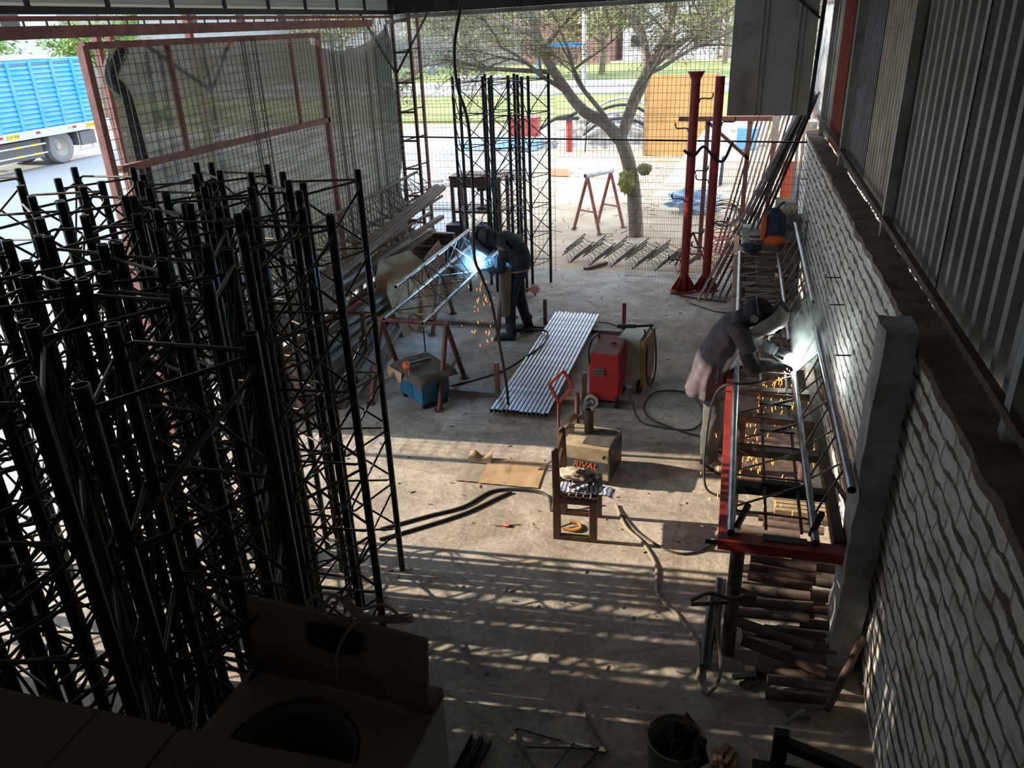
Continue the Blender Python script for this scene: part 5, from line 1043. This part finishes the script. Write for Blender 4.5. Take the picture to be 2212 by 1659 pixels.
# helmet: curved face shield plus straps
def shield(parent, c, fwd, upv, m, w_=.125, h=.30, dp=.12, name='welding_mask'):
    c = Vector(c); f = Vector(fwd).normalized(); u = Vector(upv); u = (u-f*u.dot(f)).normalized(); s = f.cross(u)
    def fn(a, b):
        th = (a-.5)*math.pi*1.15; v = b-.45; nar = 1-.28*max(0, -v)*2*.8; top = max(0, v-.25)
        rad = w_*nar*(1-1.1*top**2*4*.6)
        return c+s*math.sin(th)*rad+f*(math.cos(th)*rad*.95+.02-.25*top*top*2)+u*v*h
    o = MB().grid(fn, 24, 18, -f*.004).build(name, m, parent, 60)
    MB().box(c+f*(w_*.95+.022)+u*.03, (.1, .012, .055), rot=Matrix((s, f, u)).transposed()).build('lens_window', M_RUB, o)
    return o
M_SHL = mat('mask_grey', (.30, .30, .29), .35, .3, var=.2, vs_=4)
fR = Vector((.62, -.12, -.75))
shield(PR, (.335, 6.28, 1.43), fR, (.6, 0, .8), M_SHL, .13, .32)
MC_ = mat('cap_dark', (.03, .035, .05), .9, 0, var=.4, vs_=20)
blob((.118, .108, .115), (.27, 6.3, 1.475), 26, 16, .08, 3).build('cap', MC_, PR, 80)
blob((.09, .1, .1), (.2, 6.33, 1.42), 20, 12, .3, 5).build('neck_hood', MC_, PR, 80)
MB().path([Vector((.27, 6.3, 1.47))+Vector((-.03*math.cos(a)+.02, .125*math.sin(a), .115*math.cos(a))) for a in [k*math.pi/10-math.pi*.6 for k in range(13)]], .012, 6).build('mask_strap', M_DARK, PR, True)
MB().lathe([(0, -.02), (.03, -.02), (.03, .0), (0, 0)], (.25, 6.175, 1.46), 14, 'Y').build('strap_knob', M_GALV, PR)
blob((.05, .07, .05), (.36, 6.28, 1.31), 18, 12, .6, 4, 4).build('neck_cloth', M_CLOTH, PR, 80)
# ---- left welder
PL = thing('person', 'person in dark blue workwear and apron bending to weld the left truss', 'person')
JL = dict(pelvis=(-2.50, 9.05, .86), waist=(-2.47, 9.05, 1.0), chest=(-2.56, 9.03, 1.2), neck=(-2.70, 9.0, 1.29), head=(-2.82, 8.98, 1.28), crown=(-2.86, 8.97, 1.35),
          hipL=(-2.52, 8.96, .82), kneeL=(-2.55, 8.94, .46), ankL=(-2.56, 8.97, .09), toeL=(-2.73, 8.93, .04), hipR=(-2.5, 9.15, .82), kneeR=(-2.48, 9.2, .46), ankR=(-2.42, 9.3, .09), toeR=(-2.58, 9.27, .04),
          shL=(-2.60, 8.86, 1.18), elL=(-2.63, 8.82, .96), wrL=(-2.80, 8.9, .93), shR=(-2.62, 9.18, 1.18), elR=(-2.72, 9.22, .98), wrR=(-2.86, 9.12, .95))
body_mesh(PL, JL)
M_NV = mat('navy_work', (.04, .055, .075), .95, 0, c2=(.025, .035, .05), vs_=6, bump=.3, bs=16); M_JEAN = mat('jeans', (.035, .05, .085), .95, 0, var=.35, vs_=8, bump=.3); M_APR = mat('leather_apron', (.13, .095, .06), .85, 0, var=.35, vs_=5)
loft('jacket', [((-2.5, 9.05, .84), .14, .17, UX), ((-2.46, 9.05, .95), .14, .175, UX), ((-2.46, 9.04, 1.06), .155, .19, UX), ((-2.53, 9.03, 1.18), .15, .2, (1, 0, .5)), ((-2.62, 9.01, 1.26), .12, .17, (.6, 0, 1)), ((-2.71, 9.0, 1.29), .075, .085, (.3, 0, 1))], M_NV, PL, 28, .13, 6, 4)
for sy, sh, el, wr_ in ((0, (-2.58, 8.87, 1.19), (-2.63, 8.82, .96), (-2.80, 8.9, .93)), (1, (-2.6, 9.17, 1.19), (-2.72, 9.22, .98), (-2.86, 9.12, .95))):
    loft('jacket_sleeve', [(sh, .07, .075, UY), ((Vector(sh)+Vector(el))/2, .062, .066, UY), (el, .055, .058, UY), ((Vector(el)+Vector(wr_))/2, .05, .052, UY), (wr_, .042, .042, UY)], M_NV, PL, 16, .2, 7, sy*4)
loft('jeans', [((-2.56, 8.97, .08), .06, .06, UX), ((-2.56, 8.96, .25), .066, .066, UX), ((-2.55, 8.94, .46), .074, .074, UX), ((-2.52, 8.95, .68), .09, .09, UX), ((-2.5, 8.99, .84), .12, .11, UX), ((-2.49, 9.05, .93), .13, .16, UX)], M_JEAN, PL, 20, .13, 10, 1)
loft('jeans_leg', [((-2.42, 9.3, .08), .058, .06, UX), ((-2.45, 9.26, .25), .064, .066, UX), ((-2.48, 9.2, .46), .073, .074, UX), ((-2.5, 9.15, .7), .09, .088, UX), ((-2.5, 9.1, .86), .11, .1, UX)], M_JEAN, PL, 20, .13, 10, 5)
MB().grid(lambda u, v: (-2.50-.04*v+(.165+.02*math.sin(v*5))*math.cos(1.9+2.9*u), 9.03+(.205-.03*v)*math.sin(1.9+2.9*u), .97-.60*v+.06*math.sin(u*math.pi)*(-1 if v > .9 else 0)), 20, 20, (0, 0, -.004)).build('apron', M_APR, PL, 60)
MB().path([Vector((-2.48+.165*math.cos(a), 9.05+.195*math.sin(a), .92)) for a in [k*math.pi/12 for k in range(25)]], .012, 6).build('apron_belt', mat('belt_tan', (.3, .25, .17), .8), PL, True)
MB().grid(lambda u, v: (-2.55+.08*u, 8.845+.0*v, 1.33-.06*v-.1*u), 4, 2, (0, 0, .004)).build('shoulder_patch', mat('patch_grey', (.45, .48, .5), .7), PL)
M_BT2 = mat('dark_boot', (.05, .05, .05), .8, 0, var=.3); boot(PL, (-2.56, 8.97, .09), (-2.73, 8.93, .04), M_BT2); boot(PL, (-2.42, 9.3, .09), (-2.58, 9.27, .04), M_BT2)
for b_ in ((-2.56, 8.965, .21), (-2.43, 9.29, .21)): blob((.075, .075, .035), b_, 16, 8, .15, 3).build('gaiter', M_APR, PL, 80)
hand('glove', (-2.81, 8.9, .93), (-1, .15, -.1), (0, .2, -1), mat('blue_glove', (.05, .10, .12), .8), PL, 1, .9, 1.1); hand('glove', (-2.87, 9.12, .95), (-1, -.3, -.1), (0, -.2, -1), mat('blue_glove', (.05, .1, .12), .8), PL, -1, .9, 1.1)
shield(PL, (-2.86, 8.97, 1.24), (-.62, 0, -.75), (-.7, 0, .7), mat('mask_black', (.04, .045, .05), .5), .125, .3)
blob((.115, .105, .11), (-2.82, 8.98, 1.31), 26, 16, .1, 6).build('cap', mat('cap_denim', (.06, .08, .1), .9, 0, c2=(.025, .03, .04), vs_=8), PL, 80); blob((.09, .1, .09), (-2.74, 8.99, 1.29), 20, 12, .3, 8).build('neck_hood', M_NV, PL, 80)
MB().path([Vector((-2.82, 8.98, 1.31))+Vector((.02, .125*math.sin(a), .12*math.cos(a))) for a in [k*math.pi/10-math.pi*.6 for k in range(13)]], .01, 6).build('mask_strap', M_DARK, PL, True)
for nm, c, d, lb in (('right', (.50, 6.38, 1.02), (.4, .1, -.28), 'welding torch held by the right welder'), ('left', (-2.9, 8.98, .94), (-.5, .1, -.15), 'electrode holder held by the left welder')):
    t = thing('welding_torch', lb, 'welding torch', c); d = Vector(d).normalized()
    MB().cyl(-d*.1, d*.02, .016, 10).build('grip', M_RUB, t, 50); MB().cyl(d*.02, d*(.09 if nm == 'right' else .07), .007, 8).build('nozzle', M_STEEL, t, 50)
cable('welding_cable', [(.48, 6.2, .98), (.3, 5.95, 1.0), (.03, 5.95, .93), (-.04, 6.0, .55), (-.03, 5.85, .1), (.1, 5.8, .012), (.3, 5.75, .012)], .01, 'welding lead from the right welder hanging over the red bench rail')
# ================================================================ ARCS, SPARKS, SMOKE
def arc(name, c, col, lamp, r, s, label, colour_l, sz=.03):
    t = thing(name, label, 'welding arc', c)
    MB().lathe([(0, -r)]+[(r*math.cos(a), r*math.sin(a)) for a in [k*math.pi/8-math.pi/2 for k in range(1, 8)]]+[(0, r)], (0, 0, 0), 16).build('arc_glow', emis(name+'_glow', col, s), t, 80)
    l = bpy.data.lights.new(name, 'POINT'); l.energy = lamp; l.color = colour_l; l.shadow_soft_size = sz
    o = bpy.data.objects.new(name+'_lamp', l); COL.objects.link(o); o.parent = t; o.location = (0, 0, .045); return t
arc('welding_arc', (-2.965, 9.0, .94), (.55, .85, 1), 34, .028, 60, 'blue-white welding arc on the left truss', (.22, .55, 1))
arc('welding_arc_bright', (.60, 6.42, 1.0), (.85, 1, .95), 60, .078, 60, 'dazzling white welding arc on the right truss', (.62, .9, 1))  # sphere enlarged to stand in for the glare around the arc
def sparks(c, n, spread, zlo, seed, label):
    q = random.Random(seed); mb = MB()
    for i in range(n):
        z = q.uniform(zlo, c[2]); f = (c[2]-z)/(c[2]-zlo); p = Vector((c[0]+q.gauss(0, spread*(.35+f)), c[1]+q.gauss(0, spread*(.35+f)), z)); L = q.uniform(.015, .05)
        if z <= .012: continue
        mb.path([p, p+Vector((q.gauss(0, .15)*L, q.gauss(0, .15)*L, -L))], q.uniform(.0012, .0028), 4)
    o = mb.build('sparks', MC.get('spark_glow') or emis('spark_glow', (1, .25, .04), 4.5)); tag(o, label, 'sparks', kind='stuff')
sparks((-2.95, 9.0, .92), 38, .13, .02, 1, 'orange sparks falling below the left welding arc')
sparks((.48, 6.2, .98), 110, .17, .25, 2, 'orange sparks falling through the bench below the right arc')
sparks((.3, 5.3, .8), 60, .16, .25, 4, 'orange sparks scattered under the near half of the right truss')
def smoke(name, c, s, dens, label, em=None):
    m = bpy.data.materials.new(name); m.use_nodes = True; n = m.node_tree; n.nodes.clear(); N = n.nodes.new; L = n.links.new
    o = N('ShaderNodeOutputMaterial'); v = N('ShaderNodeVolumePrincipled'); v.inputs['Color'].default_value = (.9, .95, .95, 1); v.inputs['Anisotropy'].default_value = .2
    t = N('ShaderNodeTexCoord'); ln = N('ShaderNodeVectorMath'); ln.operation = 'LENGTH'; nz = N('ShaderNodeTexNoise'); nz.inputs['Scale'].default_value = 1.6; nz.inputs['Detail'].default_value = 5; nz.inputs['Distortion'].default_value = 1.2
    L(t.outputs['Object'], ln.inputs[0]); L(t.outputs['Object'], nz.inputs['Vector'])
    a = N('ShaderNodeMapRange'); a.inputs['From Min'].default_value = 1; a.inputs['From Max'].default_value = .2; L(ln.outputs['Value'], a.inputs['Value'])
    b = N('ShaderNodeMapRange'); b.inputs['From Min'].default_value = .42; b.inputs['From Max'].default_value = .7; L(nz.outputs['Fac'], b.inputs['Value'])
    mu = N('ShaderNodeMath'); mu.operation = 'MULTIPLY'; L(a.outputs[0], mu.inputs[0]); L(b.outputs[0], mu.inputs[1]); m2 = N('ShaderNodeMath'); m2.operation = 'MULTIPLY'; m2.inputs[1].default_value = dens; L(mu.outputs[0], m2.inputs[0]); L(m2.outputs[0], v.inputs['Density']); L(v.outputs[0], o.inputs['Volume'])
    V = [(math.cos(u)*math.cos(p), math.sin(u)*math.cos(p), math.sin(p)) for p in [k*math.pi/10-math.pi/2 for k in range(11)] for u in [j*math.pi/8 for j in range(16)]]
    F = [(i*16+k, i*16+(k+1) % 16, (i+1)*16+(k+1) % 16, (i+1)*16+k) for i in range(10) for k in range(16)]
    ob = MB().add(V, F).build('smoke', m); ob.scale = s; ob.location = c; tag(ob, label, 'smoke', kind='stuff')
smoke('smoke_r', (.74, 6.5, 1.28), (.2, .28, .36), 14, 'pale smoke rising from the right welding arc along the wall')
smoke('smoke_l', (-2.98, 8.95, 1.0), (.3, .35, .35), 2.2, 'thin bluish smoke around the left welding arc')
# ================================================================ FOREGROUND
t = thing('washing_machine', 'old top loading washing machine with its lid up, at the bottom of the view', 'washing machine', (-1.047, 1.459, .96), R(-3)); t.scale = (.737,)*3
Z = 1.14; MW = mat('dusty_enamel', (.26, .19, .13), .7, 0, c2=(.18, .13, .095), vs_=3); MWs = mat('side_enamel', (.42, .44, .40), .5, 0, var=.15)

def ring_top():      # top deck with round opening
    n = 48; r_ = .27; V = []; F = []; c = (-.03, -.16)
    def sq(a):
        x, y = math.cos(a), math.sin(a); k = min((.42-c[0] if x > 0 else .44+c[0])/max(abs(x), 1e-6), (.29-c[1] if y > 0 else .45+c[1])/max(abs(y), 1e-6)); return (c[0]+x*k, c[1]+y*k)
    for k in range(n):
        a = 2*math.pi*k/n; p = sq(a); q_ = (c[0]+r_*math.cos(a), c[1]+r_*math.sin(a)); V += [(p[0], p[1], Z-.02), (p[0], p[1], Z), (q_[0], q_[1], Z+.012), (q_[0]*.97+c[0]*.03, q_[1]*.97+c[1]*.03, Z-.06), (c[0]+.24*math.cos(a), c[1]+.24*math.sin(a), Z-.07), (c[0]+.235*math.cos(a), c[1]+.235*math.sin(a), Z-.5)]
    for k in range(n):
        for j in range(5): F.append((k*6+j, ((k+1) % n)*6+j, ((k+1) % n)*6+j+1, k*6+j+1))
    F.append(tuple(k*6+5 for k in range(n))); return MB().add(V, F)
bx_ = MB()
for a, b in (((-.44, -.45, 0), (-.42, .28, Z-.02)), ((.40, -.45, 0), (.42, .28, Z-.02)), ((-.42, -.45, 0), (.40, -.43, Z-.02)), ((-.42, .26, 0), (.40, .28, Z-.02)), ((-.42, -.43, .02), (.4, .26, .05))): bx_.lohi(a, b)
bx_.build('cabinet', MWs, t)
ring_top().build('top_deck', MW, t, 50)
MB().lathe([(.25, Z-.05), (.262, Z-.02), (.255, Z-.0), (.243, Z-.02), (.24, Z-.06)], (-.03, -.16, 0), 40).build('tub_rim', mat('tub_grey', (.2, .2, .19), .5), t, 50)
bevel(MB().lohi((.30, .18, Z), (.42, .30, Z+.03)).build('corner_cap', MW, t), .02, 3)
lid = MB().grid(lambda u, v: (-.42+.82*u, .17+.05*v+.01*math.sin(u*math.pi)-(.035*max(0, 1-(((u-.52)/.17)**2+((v-.72)/.16)**2))*-1), Z+.01+.35*v-.03*u*v), 40, 20, (0, .02, .004)).build('lid', MW, t, 60)
MB().grid(lambda u, v: (-.13+.24*u, .193+.01*v-.004, Z+.225+.09*v-.03*math.sin(u*math.pi)*(1-v)), 14, 5, (0, .003, 0)).build('handle_recess', M_RUB, t)
for k in range(4):
    P = [(.0+.03*k, .2, Z+.37), (-.12+.02*k, .22, Z+.40), (-.05+.05*k, .27, Z+.43), (.1+.04*k, .24, Z+.41), (.2+.02*k, .28, Z+.42+.01*k), (.28-.04*k, .24, Z+.39), (.12, .2, Z+.38+.01*k), (.04, .15, Z+.26), (.03, .13, Z+.12)] if k == 0 else [(-.1+.05*k, .22, Z+.39), (-.04+.03*k, .26, Z+.44), (.12, .2+.01*k, Z+.40), (.26+.02*k, .24, Z+.43-.01*k), (.3, .3, Z+.38)]
    o = MB().path(curve_pts(P, 8), .007, 6).build('hose', mat('dusty_hose', (.3, .24, .18), .7), None, True); o.location = (-1.047, 1.459, .96); o.scale = (.737,)*3; o.rotation_euler[2] = R(-3)
    tag(o, 'thin loop of hose draped over the raised washing machine lid, %s from the left' % ordn(k), 'hose', 'hoses on the machine lid')
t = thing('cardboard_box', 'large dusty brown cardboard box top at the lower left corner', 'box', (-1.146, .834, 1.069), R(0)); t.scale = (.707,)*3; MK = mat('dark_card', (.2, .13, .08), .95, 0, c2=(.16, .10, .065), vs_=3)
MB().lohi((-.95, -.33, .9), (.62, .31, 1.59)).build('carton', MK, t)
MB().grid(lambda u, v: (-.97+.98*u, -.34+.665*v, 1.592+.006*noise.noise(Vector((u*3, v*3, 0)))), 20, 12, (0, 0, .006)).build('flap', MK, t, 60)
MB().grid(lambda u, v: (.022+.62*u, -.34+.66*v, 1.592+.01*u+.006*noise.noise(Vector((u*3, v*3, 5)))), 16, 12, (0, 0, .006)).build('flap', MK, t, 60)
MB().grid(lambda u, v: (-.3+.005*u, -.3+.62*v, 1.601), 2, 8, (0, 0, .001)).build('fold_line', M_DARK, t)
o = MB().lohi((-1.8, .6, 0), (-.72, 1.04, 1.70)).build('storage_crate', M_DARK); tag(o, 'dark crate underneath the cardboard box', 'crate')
o = MB().lohi((-1.37, 1.12, 0), (-.73, 1.68, .955)).build('support_crate', M_DARK); tag(o, 'dark crate underneath the washing machine', 'crate')
# bucket with scrap
t = thing('bucket', 'dirty round bucket full of steel scrap at the bottom of the view', 'bucket', (-.055, 2.96, 0)); MBk = mat('bucket_dirty', (.34, .28, .2), .7, 0, c2=(.2, .2, .17), vs_=2.2)
MB().lathe([(0, .01), (.115, 0), (.12, .01), (.145, .33), (.152, .335), (.152, .35), (.142, .35), (.135, .32), (.112, .02), (0, .02)], (0, 0, 0), 36).build('pail', MBk, t, 50)
MB().path([(.15*math.cos(a), .15*math.sin(a), .35-.02*abs(math.sin(a))) for a in [k*math.pi/16 for k in range(17)]], .004, 6).build('bail_handle', M_DARK, t, True)
for i in range(22):
    a = -i*6.28/22; r_ = rnd.uniform(0.02, .06); L = rnd.uniform(.2, .3); tilt = rnd.uniform(.35, .9); mm_ = M_RUSTD if i % 2 else M_RUST
    mb = MB(); (mb.lohi((-.028, -.004, 0), (.028, .004, L)) if i % 3 else mb.pipe((0, 0, 0), (0, 0, L), .018, .003, 10)); o = mb.build('scrap_piece', mm_); o.location = (-.055+r_*math.cos(a), 2.96+r_*math.sin(a), .15+.07*rnd.random()); o.rotation_euler = (tilt*math.sin(a)*.6, tilt*math.cos(a+1)*.6, a)
    tag(o, 'piece of steel scrap in the dirty bucket, %s one counted clockwise' % ordn(i), 'scrap', 'scrap pieces in the bucket')
for i in range(12):
    o = MB().lohi((-.012, -.05, 0), (.012, .07, .012)).build('wood_chip', M_WOOD); o.location = (.15+.1*rnd.random(), 3.1+.1*rnd.random(), .012*(i % 4)); o.rotation_euler[2] = rnd.uniform(-.5, .5)
    tag(o, 'small wooden offcut right of the bucket, %s in the pile' % ordn(i), 'wood offcut', 'wood offcuts beside the bucket')
# bent rebar on the floor
o = MB().path([(-.64, 3.39, .01), (-.44, 3.11, .01), (-.415, 3.08, .01), (-.43, 3.06, .012), (-.48, 3.065, .012), (-.92, 3.115, .012), (-.95, 3.10, .012), (-.94, 3.07, .012), (-.78, 2.88, .012), (-.7, 2.76, .012)], .007, 6).build('bent_rebar', M_ROD, None, True); tag(o, 'bent rebar bow lying on the floor left of the bucket', 'rebar')
o = MB().path([(-.86, 2.99, .024), (-.46, 3.075, .026)], .007, 6).build('steel_rod', M_ROD); tag(o, 'straight rod lying across the bent rebar left of the bucket', 'rod')
o = MB().path(curve_pts([(-.47, 3.07, .03), (-.49, 3.0, .02), (-.56, 2.9, .012), (-.68, 2.78, .012)], 4), .007, 6).build('steel_rod', M_RUST); tag(o, 'rusty hooked rod under the bent rebar nearest the bucket', 'rod')
o = MB().path([(-.6, 3.07, .036), (-.74, 2.76, .012)], .007, 6).build('steel_rod', M_RUSTD); tag(o, 'short rod pointing to the camera under the bent rebar', 'rod')
def channel(p, q, w_, label, m=M_DARK):
    p = Vector(p); q = Vector(q); d = (q-p).normalized(); s = d.cross(Vector((0, 0, 1))).normalized(); mb = MB()
    mb.beam(p, q, w_, .005); 
    for e in (-1, 1): mb.beam(p+s*e*w_/2+Vector((0, 0, .018)), q+s*e*w_/2+Vector((0, 0, .018)), .005, .04)
    return tag(mb.build('steel_channel', m), label, 'steel channel')
channel((-1.18, 2.62, .01), (-1.14, 2.99, .01), .05, 'dark steel channel on the floor beside the washing machine, left one', M_DARK)
channel((-1.12, 2.62, .01), (-1.075, 2.98, .01), .05, 'dark steel channel on the floor beside the washing machine, right one', M_DARK)
t = thing('machine_frame', 'dark steel frame corner at the bottom right by the painted wall', 'steel frame', (.45, 3.07, 0))
MB().lohi((-.035, -.05, 0), (.035, 0, .42)).build('upright', M_DARK, t); MB().beam((.03, -.02, .34), (.62, -.16, .3), .05, .05).build('crossbar', M_DARK, t); MB().lohi((-.12, -.32, .0), (.5, -.02, .2)).build('base_box', M_DARK, t)
o = MB().path(curve_pts([(.47, 3.1, .425), (.52, 3.14, .455), (.56, 3.18, .45)], 4), .012, 6).build('glove_scrap', M_GALV, None, True); tag(o, 'small pale metal handle on the dark steel frame', 'handle')
# rebar pins in the brick wall
for i, (y, z) in enumerate(((7.2, 1.52), (6.75, 1.42), (6.05, 1.25), (11.5, 1.6))):
    o = MB().cyl((1.02, y, z), (.86, y-.05, z+.01), .006, 6).build('wall_pin', M_DARK); tag(o, 'thin rebar pin sticking out of the brick wall, %s' % ['second from the far end', 'third from the far end', 'nearest one', 'farthest one'][i], 'pin')
